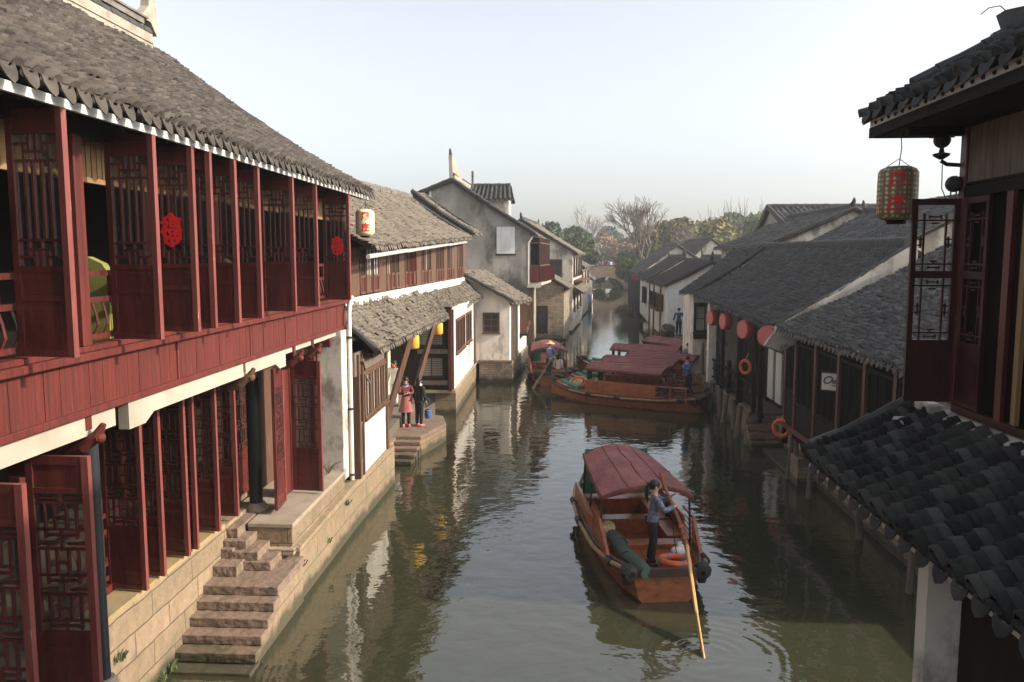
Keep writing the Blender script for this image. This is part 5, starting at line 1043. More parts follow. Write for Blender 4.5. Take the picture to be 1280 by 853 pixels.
# ============================================================ BOATS (local: +Y bow, z 0 waterline)
ST = [(-3.25, .62, .64, .26), (-2.6, .80, .54, .50), (-1.6, .94, .46, .66), (0, 1.0, .44, .70), (1.3, .93, .46, .64), (2.3, .74, .54, .48), (3.0, .50, .66, .28), (3.45, .30, .80, .14)]
def rail(side, dz=0, dx=0, y0=-9, y1=9): return [((hb + dx) * side, y, z + dz) for y, hb, z, bb in ST if y0 <= y <= y1]
def lathe_seg(pts): return pts
def make_boat(label, loc, rz, group='canopied tour boats', planks=False, canopy=True):
    t = thing('tour_boat', label, 'boat', loc, rz, group)
    b = MB(); n = len(ST); vs = []
    for y, hb, z, bb in ST:
        zb = -.18 if y < 2 else -.18 + (y - 2) * .32
        vs += [(-hb, y, z), (-(hb * .55 + bb * .45) - .02, y, .12 + zb * .3), (-bb, y, zb), (bb, y, zb), ((hb * .55 + bb * .45) + .02, y, .12 + zb * .3), (hb, y, z),
               (hb - .05, y, z), (bb - .02, y, zb + .1), (-bb + .02, y, zb + .1), (-hb + .05, y, z)]
    k = 10; fs = []
    for i in range(n - 1):
        for j in range(k): fs.append((i * k + j, i * k + (j + 1) % k, (i + 1) * k + (j + 1) % k, (i + 1) * k + j))
    fs += [tuple(range(5, -1, -1)), tuple((n - 1) * k + j for j in range(6))]
    b.add(vs, fs); b.box(-.28, .28, 3.36, 3.46, .25, .78)
    b.build('hull', 'boat_hull', t, local=True)
    q = MB(); q.box(-.66, .66, -3.32, -3.252, .49, .63); q.build('stern_beam', 'boat_dark', t, local=True)
    for s in (-1, 1):
        b = MB(); b.tube(rail(s, .02), .035, 6); b.tube(rail(s, -.12, .02), .028, 6); b.build('gunwale', 'boat_dark', t, local=True)
        b = MB(); b.tube([((hb + .10) * s, y, z - .02) for y, hb, z, bb in ST[:6]], .042, 8); f = b.build('fender_pole', 'bamboo', t, local=True, smooth=True)
        b = MB()
        for i in (0, 1, 3, 4):
            y, hb, z, bb = ST[i]; b.tube([((hb + .10) * s, y - .12, z - .02), ((hb + .10) * s, y + .14, z - .02)], .068, 8)
        b.build('rubber_wrap', 'rubber', f, local=True)
        b = MB(); b.lathe([(.05, -.13), (.13, -.11), (.16, 0), (.13, .11), (.05, .13)], (.66 * s, -3.24, .56), 12, (.3 * s, 1, 0)); b.lathe([(.1, -.07), (.17, -.05), (.17, .05), (.1, .07)], (.68 * s, -3.1, .45), 12, (1, 0, 0)); b.build('stern_bumper', 'rubber', t, local=True)
    b = MB(); b.box(-.62, .62, -1.75, 2.2, .10, .14); b.build('floor', 'boat_wood', t, local=True)
    b = MB(); b.add([(-.60, -3.2, .40), (.60, -3.2, .40), (.76, -2.5, .40), (.82, -1.75, .40), (-.82, -1.75, .40), (-.76, -2.5, .40), (-.82, -1.75, .1), (.82, -1.75, .1)], [(0, 1, 2, 3, 4, 5), (4, 3, 7, 6)])
    b.build('stern_deck', 'boat_wood', t, local=True)
    b = MB()
    for i in range(5): b.box(-.7 + i * .28, -.69 + i * .28, -3.15, -1.76, .402, .408)
    b.build('deck_seams', 'boat_dark', t, local=True)
    b = MB(); b.add([(-.9, 1.5, .46), (.9, 1.5, .46), (.66, 2.4, .52), (.42, 3.0, .62), (.24, 3.42, .74), (-.24, 3.42, .74), (-.42, 3.0, .62), (-.66, 2.4, .52), (-.9, 1.5, .1), (.9, 1.5, .1)], [(0, 1, 2, 7), (7, 2, 3, 6), (6, 3, 4, 5), (1, 0, 8, 9)]); b.build('bow_deck', 'boat_wood', t, local=True)
    for s in (-1, 1):
        b = MB(); b.box(min(s * .55, s * .88), max(s * .55, s * .88), -1.2, 1.3, .42, .47); b.box(min(s * .55, s * .58), max(s * .55, s * .58), -1.2, 1.3, .14, .42); b.build('side_bench', 'boat_wood', t, local=True)
    for y in (-1.75, -.2, 1.25):
        b = MB(); b.box(-.8, .8, y, y + .32, .46, .50); b.box(-.78, .78, y + .02, y + .06, .14, .46); b.build('cross_bench', 'boat_wood', t, local=True)
    for s in (-1, 1):
        x = .93 * s; b = MB()
        if planks:
            b.box(min(x, x + .03 * s), max(x, x + .03 * s), -1.6, 1.5, .50, .98)
            for i in range(13): b.box(x - .03, x + .05, -1.6 + i * .25, -1.56 + i * .25, .48, .98)
            for z in (.52, .72, .98): b.box(x - .035, x + .065, -2.9 if z > .9 else -1.7, 1.55, z, z + .045)
            for y in (-2.85, -2.2): b.box(x - .03, x + .03, y, y + .05, .4, .98)
        else:                                       # low lattice armrest sloping to the stern
            for k in range(7):
                y = -1.7 - k * .12; zt = 1.0 - k * .085
                b.bar((x, y, .50), (x - .02 * s, y, zt), .03, .03)
            b.bar((x, -1.0, 1.02), (x, -1.7, 1.02), .05, .05); b.bar((x, -1.7, 1.02), (x - .06 * s, -2.5, .48), .06, .06); b.bar((x, -1.0, .5), (x - .06 * s, -2.5, .46), .05, .05)
            for k in range(4): b.bar((x, -1.0 - .05 * k, .58 + k * .1), (x, -2.42 + k * .16, .56 + k * .1), .025, .025)
            b.box(min(x, x + .03 * s), max(x, x + .03 * s), -1.0, 1.5, .48, .8); b.bar((x, -1.0, .82), (x, 1.5, .82), .05, .05)
        b.build('side_panel', 'boat_wood', t, local=True)
    if canopy:
        for sx in (-1, 1):
            for y in (-1.62, 0.0, 1.5):
                b = MB(); hx = .86 - .14 * max(0, (y + 1.78) / 3.4) ** 1.5; b.tube([((hx + .04) * sx, y, .46), (hx * sx, y, 1.47)], .022, 6); b.build('canopy_post', 'boat_dark', t, local=True)
        b = MB(); nx, ny = 12, 14; vs = []
        for j in range(ny + 1):
            y = -1.78 + 3.4 * j / ny; sg = .012 * math.sin(j * 2.1) + .02 * math.cos(j * math.pi * 4 / ny); hw = .90 - .14 * (j / ny) ** 1.5
            for i in range(nx + 1):
                a = -1 + 2 * i / nx; vs.append((a * hw, y, 1.49 + .20 * (1 - abs(a) ** 2.2) + sg * (1 - abs(a)) + .01 * math.sin(5 * a + j)))
        m = nx + 1
        b.add(vs, [(j * m + i, j * m + i + 1, (j + 1) * m + i + 1, (j + 1) * m + i) for j in range(ny) for i in range(nx)])
        e1 = len(b.v)                                # hanging valance round the edge
        ring = [j * m for j in range(ny + 1)] + [ny * m + i for i in range(1, nx + 1)] + [j * m + nx for j in range(ny - 1, -1, -1)] + [i for i in range(nx - 1, 0, -1)]
        base = [b.v[i] for i in ring]
        b.v += [(x * 1.02, y + (.02 if y > 0 else -.02), z - .10 - .012 * math.sin(i * 1.3)) for i, (x, y, z) in enumerate(base)]
        L_ = len(ring); b.f += [(ring[i], ring[(i + 1) % L_], e1 + (i + 1) % L_, e1 + i) for i in range(L_)]
        c = b.build('canopy', 'canopy', t, local=True, smooth=True)
        so = c.modifiers.new('s', 'SOLIDIFY'); so.thickness = .012
        b = MB()
        for y in (-1.76, -.1, 1.58): b.tube([((.92 - .14 * max(0, (y + 1.78) / 3.4) ** 1.5) * a, y, 1.475 + .20 * (1 - abs(a) ** 2.2)) for a in [-1 + 2 * k / 10 for k in range(11)]], .018, 6)
        b.build('canopy_hoop', 'boat_dark', c, local=True)
        b = MB()
        for k in (-.42, .0, .42): b.tube([(k * (.9 - .14 * (j / 14) ** 1.5) , -1.77 + 3.38 * j / 14, 1.496 + .20 * (1 - abs(k) ** 2.2) + (.012 * math.sin(j * 2.1) + .02 * math.cos(j * math.pi * 4 / 14)) * (1 - abs(k))) for j in range(15)], .009, 5)
        b.build('canopy_seam', 'maroon coat', c, local=True)
        b = MB(); 
        for x0, x1 in ((-.74, -.30), (.30, .74)):
            n = 8
            for i in range(n):
                xa, xb = x0 + (x1 - x0) * i / n, x0 + (x1 - x0) * (i + 1) / n; ya, yb = 1.50 + .02 * (i % 2), 1.50 + .02 * ((i + 1) % 2)
                b.add([(xa, ya, .55), (xb, yb, .55), (xb, yb, 1.62), (xa, ya, 1.62)], [(0, 1, 2, 3)])
        b.build('bow_curtain', 'green', t, local=True)
    b = MB(); b.tube([(-.7, 1.9, .62), (-.3, 2.9, .80)], .09, 8); b.tube([(.7, 1.9, .62), (.3, 2.9, .80)], .09, 8); b.build('rolled_tarp', 'green', t, local=True)
    b = MB(); b.tube([(-.42, 3.2, .82), (-.2, 3.5, .92), (.2, 3.5, .92), (.42, 3.2, .82)], .085, 8); b.build('bow_bumper', 'rubber', t, local=True)
    return t
BM = make_boat('rowed tour boat in mid canal with maroon canopy, woman standing at its stern', (1.60, 17.0, 0), rad(6.5))
B2 = make_boat('long varnished boat moored across the canal, its near side of orange planks fully in view', (3.0, 33.1, 0), rad(62), planks=True)
B3 = copy_tree(BM, None, (-.42, 40.9, 0), rad(3)); B3['label'] = 'boat poled by a man in a conical hat beside the left bank wall'
SP = [((3.7, 35.2, 0), 63, 'second boat of the moored row, directly behind the orange planked one'),
      ((5.0, 37.2, 0), 60, 'third boat of the moored row, its canopy between the second and the farthest ones'),
      ((4.5, 40.3, 0), 70, 'fourth boat of the moored row with its bow canopy reaching farthest to the left'),
      ((6.3, 43.6, 0), 35, 'last moored boat, short canopy turned towards the white wall with the standing man')]
for (p, a, lb) in SP:
    c = copy_tree(BM, None, p, rad(a)); c['label'] = lb
t = thing('covered_boat', 'small distant boat under a blue and red cover by the left bank', 'boat', (3.2, 93, 0))
b = MB(); b.lathe([(.0, -2.4), (.7, -1.8), (1.0, 0), (.8, 1.8), (.0, 2.6)], (3.2, 93, .15), 12, (0, 1, 0)); b.build('hull', 'boat_dark', t, smooth=True)
b = MB(); b.prism([(2.3, 91.4, .8), (4.1, 91.4, .8), (3.9, 91.4, 1.6), (3.2, 91.4, 1.9), (2.5, 91.4, 1.6)], (0, 3.2, 0)); b.build('blue_cover', 'sky cloth', t)
b = MB(); b.prism([(2.4, 91.3, 1.62), (3.2, 91.3, 1.98), (4.0, 91.3, 1.62), (3.2, 91.3, 1.9)], (0, 3.5, 0)); b.build('red_cover', 'canopy', t)

def bw(boat, x, y, z): return tuple((W[boat.name] @ V((x, y, z))))
# things on the main boat
t = thing('rolled_tarp', 'thick dull green tarpaulin roll lying along the left stern side of the rowed boat', 'tarpaulin', bw(BM, -.60, -2.35, .6), rad(6.5))
b = MB(); b.tube([(-.02, .95, -.02), (.0, .6, .02), (.02, 0, .0), (.10, -.5, .02), (.25, -.98, -.03)], [.115, .13, .135, .13, .12], 12); b.build('canvas', 'dkgreen', t, local=True, smooth=True)
b = MB()
for y in (.35, -.35): b.torus((.03, y, 0), .135, .012, (0, 1, 0), 18, 6)
b.build('cord', 'rubber', t, local=True)
def ring(label, p, ax, R=.30, r=.07, group=None):
    t = thing('life_ring', label, 'life ring', p, 0, group); b = MB(); b.torus((0, 0, 0), R, r, ax, 30, 10); b.build('ring', 'orange', t, local=True, smooth=True)
    b = MB()
    A_ = V(ax).normalized(); x = A_.cross(V((0, 1, 0))).normalized(); y = A_.cross(x)
    for k in range(4):
        a = k * math.pi / 2 + .4; d = x * math.cos(a) + y * math.sin(a); tg = A_.cross(d) * .035; b.tube([d * R - tg, d * R + tg], r * 1.06, 10)
    b.build('tape', 'grey cloth', t, local=True); return t
ring('upper of two orange life rings stacked on the stern of the rowed boat', bw(BM, .26, -2.84, .60), (0.05, .1, 1), group='life rings on the rowed boat', R=.26, r=.06)
ring('lower of two orange life rings stacked on the stern of the rowed boat', bw(BM, .30, -2.80, .48), (0, 0, 1), group='life rings on the rowed boat', R=.26, r=.06)
ring('orange life ring holding a straw hat on the bow of the planked boat', bw(B2, .1, 2.35, .68), (-.25, -.45, 1), .36, .09)
def hat(label, p, tilt=(0, 0, 1), R=.22, group=None):
    t = thing('straw_hat', label, 'hat', p, 0, group); b = MB(); b.lathe([(R, 0), (R * .98, .012), (R * .6, .055), (R * .28, .11), (.02, .17), (0, .17)], (0, 0, 0), 24, tilt); b.lathe([(R, 0), (R * .5, .05), (0, .14)], (0, 0, 0), 24, tilt)
    b.build('cone', 'straw', t, local=True, smooth=True); return t
hat('conical straw hat leaning on the left canopy post of the rowed boat', bw(BM, -.70, -1.15, .60), (-.5, -.6, .75), .21)
hat('conical straw hat lying inside the orange life ring', bw(B2, .1, 2.35, .72), (-.25, -.45, 1), .22)
t = thing('cloth_bundle', 'small pale cloth bundle on the stern deck right of the rowing woman', 'bundle', bw(BM, .50, -2.2, .43)); b = MB()
b.ball((0, 0, .09), (.15, .12, .10), 10, 7); b.ball((.06, .05, .16), (.08, .07, .06), 9, 6); b.tube([(0, 0, .18), (.02, .01, .25), (.06, .0, .28)], [.03, .04, .02], 6); b.build('cloth', 'white cloth', t, local=True, smooth=True)
# oar of the main boat
t = thing('sculling_oar', 'long curved sculling oar with a pale yellow blade dipping into the water', 'oar', (2.33, 13.9, .95))
b = MB(); b.tube([(1.98, 14.62, 2.0), (2.10, 14.42, 1.68), (2.24, 14.2, 1.36), (2.33, 13.98, 1.05), (2.37, 13.85, .9)], [.028, .032, .040, .046, .046], 8); b.build('loom', 'oar_wood', t, smooth=True)
b = MB(); b.bar((2.35, 13.92, .98), (2.31, 12.6, .32), .095, .05, (1, 0, 0)); b.bar((2.31, 12.62, .33), (2.29, 11.6, -.16), .14, .03, (1, 0, 0)); b.build('blade', 'oar_blade', t, bevel=.008)
b = MB()
for k in (.25, .5, .75): b.tube([(2.24 + .1 * k, 14.2 - .25 * k, 1.36 - .33 * k), (2.24 + .1 * k + .01, 14.2 - .25 * k - .03, 1.36 - .33 * k - .04)], .058, 8)
b.tube([(1.98, 14.62, 2.0), (1.96, 14.66, 2.1)], .035, 8); b.build('binding', 'boat_wood', t)
b = MB(); b.tube([(2.12, 14.35, 1.6), (2.2, 14.5, 1.0), (2.3, 14.7, .5)], .008, 5); tag(b.build('oar_rope', 'rubber'), 'thin dark rope tying the sculling oar down to the rowed boat', 'rope')
t = thing('pole_oar', 'slanting brown oar held by the man in the conical hat', 'oar', (-.7, 37.5, .9))
b = MB(); b.tube([(.35, 37.9, 2.05), (-.3, 37.45, 1.15), (-.75, 37.05, .45)], [.03, .035, .04], 8); b.build('loom', 'greywood', t, smooth=True)
b = MB(); b.bar((-.72, 37.08, .5), (-1.12, 36.7, -.12), .16, .03); b.build('blade', 'greywood', t)

# ============================================================ PEOPLE
def skin_mesh(pts, edges, radii, name, mat, levels=1, root=0):
    me = bpy.data.meshes.new(name); me.from_pydata([tuple(p) for p in pts], edges, [])
    o = bpy.data.objects.new('tmp', me); COL.objects.link(o)
    mo = o.modifiers.new('s', 'SKIN'); mo.use_smooth_shade = True; mo.branch_smoothing = .6
    for i, v in enumerate(me.skin_vertices[0].data):
        r = radii[i]; v.radius = r if isinstance(r, tuple) else (r, r); v.use_root = (i == root)
    if levels: s = o.modifiers.new('u', 'SUBSURF'); s.levels = levels; s.render_levels = levels
    dg = bpy.context.evaluated_depsgraph_get(); m2 = bpy.data.meshes.new_from_object(o.evaluated_get(dg)); m2.name = name
    bpy.data.objects.remove(o); m2.materials.clear(); m2.materials.append(Mt[mat])
    for p in m2.polygons: p.use_smooth = True
    return m2
def person(label, loc, rz, h=1.6, top='navy cloth', bottom='black cloth', hair='hair', L=None, R_=None, legs=None, lean=0., coat=0., dress=None, ponytail=False, hathead=False, detail=1, group=None, sit=False, shoes='rubber', head_turn=0., woman=True, sash=None):
    """local frame: facing -Y, feet at the origin; L / R_ = (elbow, hand) offsets for the arms at +X / -X side"""
    k = h / 1.62; t = thing('person', label, 'person', loc, rz, group)
    pz = .86 if not sit else .46
    sh = .165 if woman else .19
    lean_ = lean
    def up(z, x=0., y=0.): return V((x, y - lean_ * max(0, z - pz), z))
    dz = -.40 if sit else 0
    pel, wai, che, nec = up(.88 + dz), up(1.04 + dz), up(1.24 + dz), up(1.37 + dz)
    hd = up(1.50 + dz); 
    if legs is None:
        legs = (((.085, .0, .48), (.09, .02, .07), (.10, -.13, .03)), ((-.085, .0, .48), (-.09, .02, .07), (-.10, -.13, .03))) if not sit else (((.10, -.40, .46), (.10, -.42, .08), (.10, -.55, .04)), ((-.10, -.40, .46), (-.10, -.40, .08), (-.10, -.53, .04)))
    L = L or ((.23, .03, 1.08 + dz), (.22, -.08, .85 + dz)); R_ = R_ or ((-.23, .03, 1.08 + dz), (-.22, -.08, .85 + dz))
    P0 = [pel, wai, che, nec, up(1.42 + dz), hd, up(1.57 + dz)]; E0 = [(0, 1), (1, 2), (2, 3), (3, 4), (4, 5), (5, 6)]
    R0 = [(.095, .07), (.08, .075), (.12, .085), (.05, .05), (.048, .048), (.075, .088), (.06, .07)]
    for s, (el, ha) in ((1, L), (-1, R_)):
        i = len(P0); P0 += [up(1.33 + dz, sh * s), V(el), V(ha)]; E0 += [(2, i), (i, i + 1), (i + 1, i + 2)]; R0 += [(.045, .045), (.036, .036), (.024, .024)]
        # palm and fingers
        d = (V(ha) - V(el)).normalized(); pm = V(ha) + d * .07; j = len(P0); P0.append(pm); E0.append((i + 2, j)); R0.append((.030, .018))
        if detail > 1:
            sx = d.cross(V((0, 0, 1))).normalized(); nn = sx.cross(d).normalized()
            for q, (o, l_) in enumerate(((-.027, .06), (-.009, .072), (.009, .068), (.027, .052))):
                a = pm + sx * o + d * .02; m1 = a + d * l_ * .5 - nn * .012; m2 = m1 + d * l_ * .25 - nn * .03
                jj = len(P0); P0 += [a, m1, m2]; E0 += [(j, jj), (jj, jj + 1), (jj + 1, jj + 2)]; R0 += [(.0085, .0085), (.008, .008), (.0065, .0065)]
            jj = len(P0); th = pm - d * .035 + sx * (-.03); P0 += [th, th - sx * .02 + d * .035 - nn * .02]; E0 += [(j, jj), (jj, jj + 1)]; R0 += [(.010, .010), (.008, .008)]
    for s, lg in zip((1, -1), legs):
        i = len(P0); P0 += [V((.09 * s, 0, pel.z - .04)), V(lg[0]), V(lg[1]), V(lg[2])]; E0 += [(0, i), (i, i + 1), (i + 1, i + 2), (i + 2, i + 3)]; R0 += [(.075, .08), (.055, .055), (.036, .036), (.032, .025)]
    sc_ = lambda ps: [p * k for p in ps]
    body = skin_mesh(sc_(P0), E0, [(a * k, b * k) for a, b in R0], 'body', 'skin', 1 if detail < 3 else 2)
    ob = place('body', body, t)
    # nose, ears, eyes, mouth
    fy = hd.y - .088
    f = MB(); f.ball((hd.x, fy - .008, hd.z + .0), (.012, .018, .022), 8, 6); f.ball((.078, hd.y, hd.z), (.012, .022, .032), 8, 6); f.ball((-.078, hd.y, hd.z), (.012, .022, .032), 8, 6)
    f.v = [tuple(V(v) * k) for v in f.v]; f.build('nose_and_ears', 'skin', t, local=True, smooth=True)
    f = MB()
    for s in (-1, 1): f.ball((s * .03, fy + .006, hd.z + .022), (.013, .008, .007), 8, 6)
    f.v = [tuple(V(v) * k) for v in f.v]; f.build('eyes', 'hair', t, local=True)
    f = MB(); f.ball((0, fy + .004, hd.z - .045), (.022, .008, .007), 8, 6); f.v = [tuple(V(v) * k) for v in f.v]; f.build('mouth', 'redfade', t, local=True)
    # hair cap
    f = MB(); f.ball((0, hd.y + .022, hd.z + .04), (.093, .100, .098), 14, 10)
    if woman and not ponytail: f.ball((0, hd.y + .06, hd.z - .06), (.085, .06, .12), 12, 8)
    if ponytail: f.tube([(0, hd.y + .10, hd.z + .06), (.0, hd.y + .16, hd.z - .02), (0, hd.y + .16, hd.z - .16), (0, hd.y + .13, hd.z - .30)], [.045, .045, .04, .012], 8)
    f.v = [tuple(V(v) * k) for v in f.v]; f.build('hair', hair, t, local=True, smooth=True)
    # jacket
    P1 = [pel + V((0, 0, -.13)), wai, che, up(1.345 + dz)]; E1 = [(0, 1), (1, 2), (2, 3)]; R1 = [(.165, .13), (.135, .11), (.15, .112), (.070, .065)]
    for s, (el, ha) in ((1, L), (-1, R_)):
        i = len(P1); P1 += [up(1.33 + dz, (sh + .005) * s), V(el), V(ha) - (V(ha) - V(el)).normalized() * .01]; E1 += [(2, i), (i, i + 1), (i + 1, i + 2)]; R1 += [(.074, .074), (.062, .062), (.048, .048)]
    place('jacket', skin_mesh(sc_(P1), E1, [(a * k, b * k) for a, b in R1], 'jacket', top, 2), t)
    if dress:
        f = MB(); f.lathe([(.125, 0), (.15, -.12), (.19, -.32), (.25, -.52), (.24, -.52), (.15, -.2), (.1, 0)], (0, -lean_ * .1, 1.02 + dz), 20); f.v = [tuple(V((v[0], v[1] * .8, v[2])) * k) for v in f.v]
        f.build('skirt', dress, t, local=True, smooth=True)
    P2 = [V((0, 0, pel.z + .06))]; E2 = []; R2 = [(.125, .10)]
    for s, lg in zip((1, -1), legs):
        i = len(P2); P2 += [V((.088 * s, 0, pel.z - .06)), V(lg[0]), V(lg[1])]; E2 += [(0, i), (i, i + 1), (i + 1, i + 2)]; R2 += [(.092, .095), (.072, .072), (.055, .055)]
    place('trousers', skin_mesh(sc_(P2), E2, [(a * k, b * k) for a, b in R2], 'trousers', bottom, 1), t)
    f = MB()
    for s, lg in zip((1, -1), legs):
        a = V(lg[1]); c = V(lg[2]); f.tube([a + V((0, .05, -.035)), a + V((0, 0, -.02)), a * .4 + c * .6 + V((0, 0, -.01)), c + V((0, 0, -.0))], [.03, .05, .045, .028], 10)
    f.v = [tuple(V(v) * k) for v in f.v]; f.build('shoes', shoes, t, local=True, smooth=True)
    if hathead:
        f = MB(); f.lathe([(.23, 0), (.23, .012), (.14, .055), (.06, .11), (.01, .15), (0, .15)], (0, hd.y, hd.z + .06), 22); f.lathe([(.23, 0), (.1, .05), (0, .1)], (0, hd.y, hd.z + .06), 22); f.v = [tuple(V(v) * k) for v in f.v]; f.build('straw_hat', 'straw', t, local=True, smooth=True)
    if sash:
        f = MB(); f.torus((0, -.005, 1.39 + dz), .075, .03, (0, 0, 1), 18, 8); f.v = [tuple(V(v) * k) for v in f.v]; f.build('scarf', sash, t, local=True, smooth=True)
    return t
# rowing woman: faces the oar, to the right and a little away
fa = rad(80)       # facing -Y rotated: +90 deg faces +X
px = (1.80, 14.42, .41)
person('woman in a blue patterned jacket standing at the stern and working the sculling oar', px, fa + rad(12), 1.62, 'denim floral', 'black cloth', L=((.20, -.22, 1.16), (.10, -.36, 1.30)), R_=((-.20, -.18, 1.10), (-.10, -.38, 1.16)), ponytail=True, detail=3,
       legs=(((.10, -.03, .48), (.13, .04, .07), (.15, -.10, .03)), ((-.07, -.02, .48), (-.10, .02, .07), (-.12, -.12, .03))), lean=.06)
person('boatman in a blue shirt and conical straw hat standing at his boat stern', (-.32, 38.0, .41), rad(45), 1.62, 'violet cloth', 'black cloth', L=((.2, -.2, 1.12), (.12, -.42, 1.10)), R_=((-.2, -.2, 1.05), (-.05, -.42, .95)), hathead=True, woman=False, lean=.12)
person('passenger in a pale top seated in the boat with the conical-hatted boatman', bw(B3, .5, -1.1, .05), rad(150), 1.6, 'white cloth', 'navy cloth', sit=True)
person('woman in a pink dress and maroon cardigan standing on the stone landing', (-4.84, 25.35, .6), rad(15), 1.63, 'maroon coat', 'black cloth', dress='pink dress', L=((.22, -.06, 1.10), (.03, -.22, 1.12)), R_=((-.22, -.08, 1.10), (-.02, -.24, 1.16)), sash='violet cloth', shoes='redfade', detail=2)
person('woman in black with a white scarf, turned away on the stone landing', (-4.42, 25.45, .6), rad(150), 1.6, 'black cloth', 'black cloth', sash='white cloth', shoes='redfade', detail=2)
person('person in a pale coat and white trousers half hidden behind the raking strut', (-5.62, 27.3, .9), rad(-20), 1.62, 'white cloth', 'white cloth', detail=2, sash='redlamp')
t = thing('shoulder_bag', 'blue shoulder bag beside the woman in black on the landing', 'bag', (-4.16, 25.6, .95)); b = MB(); b.lathe([(.0, 0), (.10, .02), (.12, .12), (.11, .27), (.07, .31)], (-4.16, 25.6, .82), 12); b.tube([(-4.27, 25.6, 1.18), (-4.23, 25.6, 1.5), (-4.13, 25.6, 1.5), (-4.07, 25.6, 1.18)], .012, 5); b.build('bag_body', 'blue cloth', t, smooth=True)
person('man in dark clothes standing on the ledge against the clean white wall', (7.65, 50.2, 1.2), rad(-5), 1.72, 'navy cloth', 'black cloth', L=((.24, -.12, 1.14), (.12, -.2, 1.36)), R_=((-.25, 0, 1.08), (-.33, -.05, .88)), woman=False)
t = thing('wall_ledge', 'narrow stone ledge along the foot of the white house', 'ledge', (8, 50.3, .5)); b = MB(); b.box(7.0, 9.4, 49.6, 50.9, .2, 1.19); b.build('ledge_stone', 'stone', t)
GP = 'people gathered at the sterns of the moored boats'
person('boatman in a blue coat standing at the stern of the orange planked boat', (5.35, 32.25, .5), rad(-60), 1.62, 'blue cloth', 'black cloth', woman=False, lean=.15, L=((.2, -.2, 1.1), (.1, -.35, 1.2)), group=GP)
person('passenger in dark blue seated under the canopy edge of the planked boat', (4.45, 32.7, .08), rad(-100), 1.6, 'violet cloth', 'navy cloth', sit=True, group=GP)
person('seated person in navy behind the standing boatman in blue', (5.0, 33.9, .1), rad(-30), 1.6, 'navy cloth', 'navy cloth', sit=True, woman=False, group=GP)
person('person in dark blue standing by the bank post near the moored boats', (6.75, 35.2, .95), rad(-70), 1.62, 'navy cloth', 'black cloth', woman=False, group=GP)
person('person in grey standing behind the canopies of the moored boats', (6.15, 37.4, .5), rad(-40), 1.6, 'grey cloth', 'black cloth', group=GP)
# crowd on the bridge
cols = ['red cloth', 'sky cloth', 'grey cloth', 'white cloth', 'pink dress', 'navy cloth', 'red cloth', 'black cloth', 'blue cloth', 'white cloth', 'redfade', 'grey cloth', 'maroon coat', 'violet cloth', 'white cloth']
wd_ = {'red cloth': 'bright red', 'sky cloth': 'light blue', 'grey cloth': 'grey', 'white cloth': 'white', 'pink dress': 'pink', 'navy cloth': 'navy', 'black cloth': 'black', 'blue cloth': 'blue', 'redfade': 'salmon', 'maroon coat': 'maroon', 'violet cloth': 'dull violet'}
seen = {}; proto = None
plc = ['at the left end of the bridge', 'left of the arch crown', 'over the arch crown', 'right of the arch crown', 'at the right end of the bridge']
for i, cn in enumerate(cols):
    x = 5.2 + i * .56 + random.uniform(-.12, .12); y = 149.6 + random.uniform(0, 1.2)
    if proto is None: c = proto = person('x', (x, y, decky(x)), rad(10), 1.66, cn, 'navy cloth', detail=1, group='people crossing the stone bridge')
    else: c = copy_tree(proto, None, (x, y, decky(x)), rad(random.uniform(-60, 60)))
    for o in kids(c):
        if o.name.startswith('jacket'):
            o.material_slots[0].link = 'OBJECT'; o.material_slots[0].material = Mt[cn]
    c['label'] = 'small figure in a %s top %s' % (wd_[cn], plc[min(4, i // 3)]); seen.setdefault(c['label'], []).append(c)
for lb, os_ in seen.items():
    if len(os_) > 1:
        for q, o in enumerate(os_): o['label'] = lb.replace('small figure', ['left hand figure', 'right hand figure'][q])

# ============================================================ TREES
def leafmat(n, a, b_, c_):
    m, t, b = newmat(n); at = N(t, 'ShaderNodeAttribute', attribute_name='tv'); t.links.new(ramp(t, at.outputs['Fac'], [a, b_, c_], 0, 1), b.inputs['Base Color']); b.inputs['Roughness'].default_value = .75; b.inputs['Specular IOR Level'].default_value = .2
    Mt[n] = m
leafmat('leaf_green', (.022, .045, .012), (.045, .08, .02), (.09, .125, .035)); leafmat('leaf_olive', (.06, .065, .02), (.11, .11, .035), (.19, .16, .05))
leafmat('leaf_rust', (.10, .06, .04), (.16, .10, .06), (.22, .14, .08)); leafmat('leaf_dark', (.02, .035, .02), (.035, .055, .03), (.06, .085, .045)); leafmat('leaf_grey', (.09, .085, .06), (.13, .12, .09), (.18, .16, .12))
Mt['bark'] = nm('bark', [(.07, .055, .045), (.14, .12, .10)], 4, .9, .5, 20, (4, 4, 1)); Mt['twig'] = nm('pale twigs', [(.13, .105, .085), (.22, .18, .15)], 3, .9, 0)
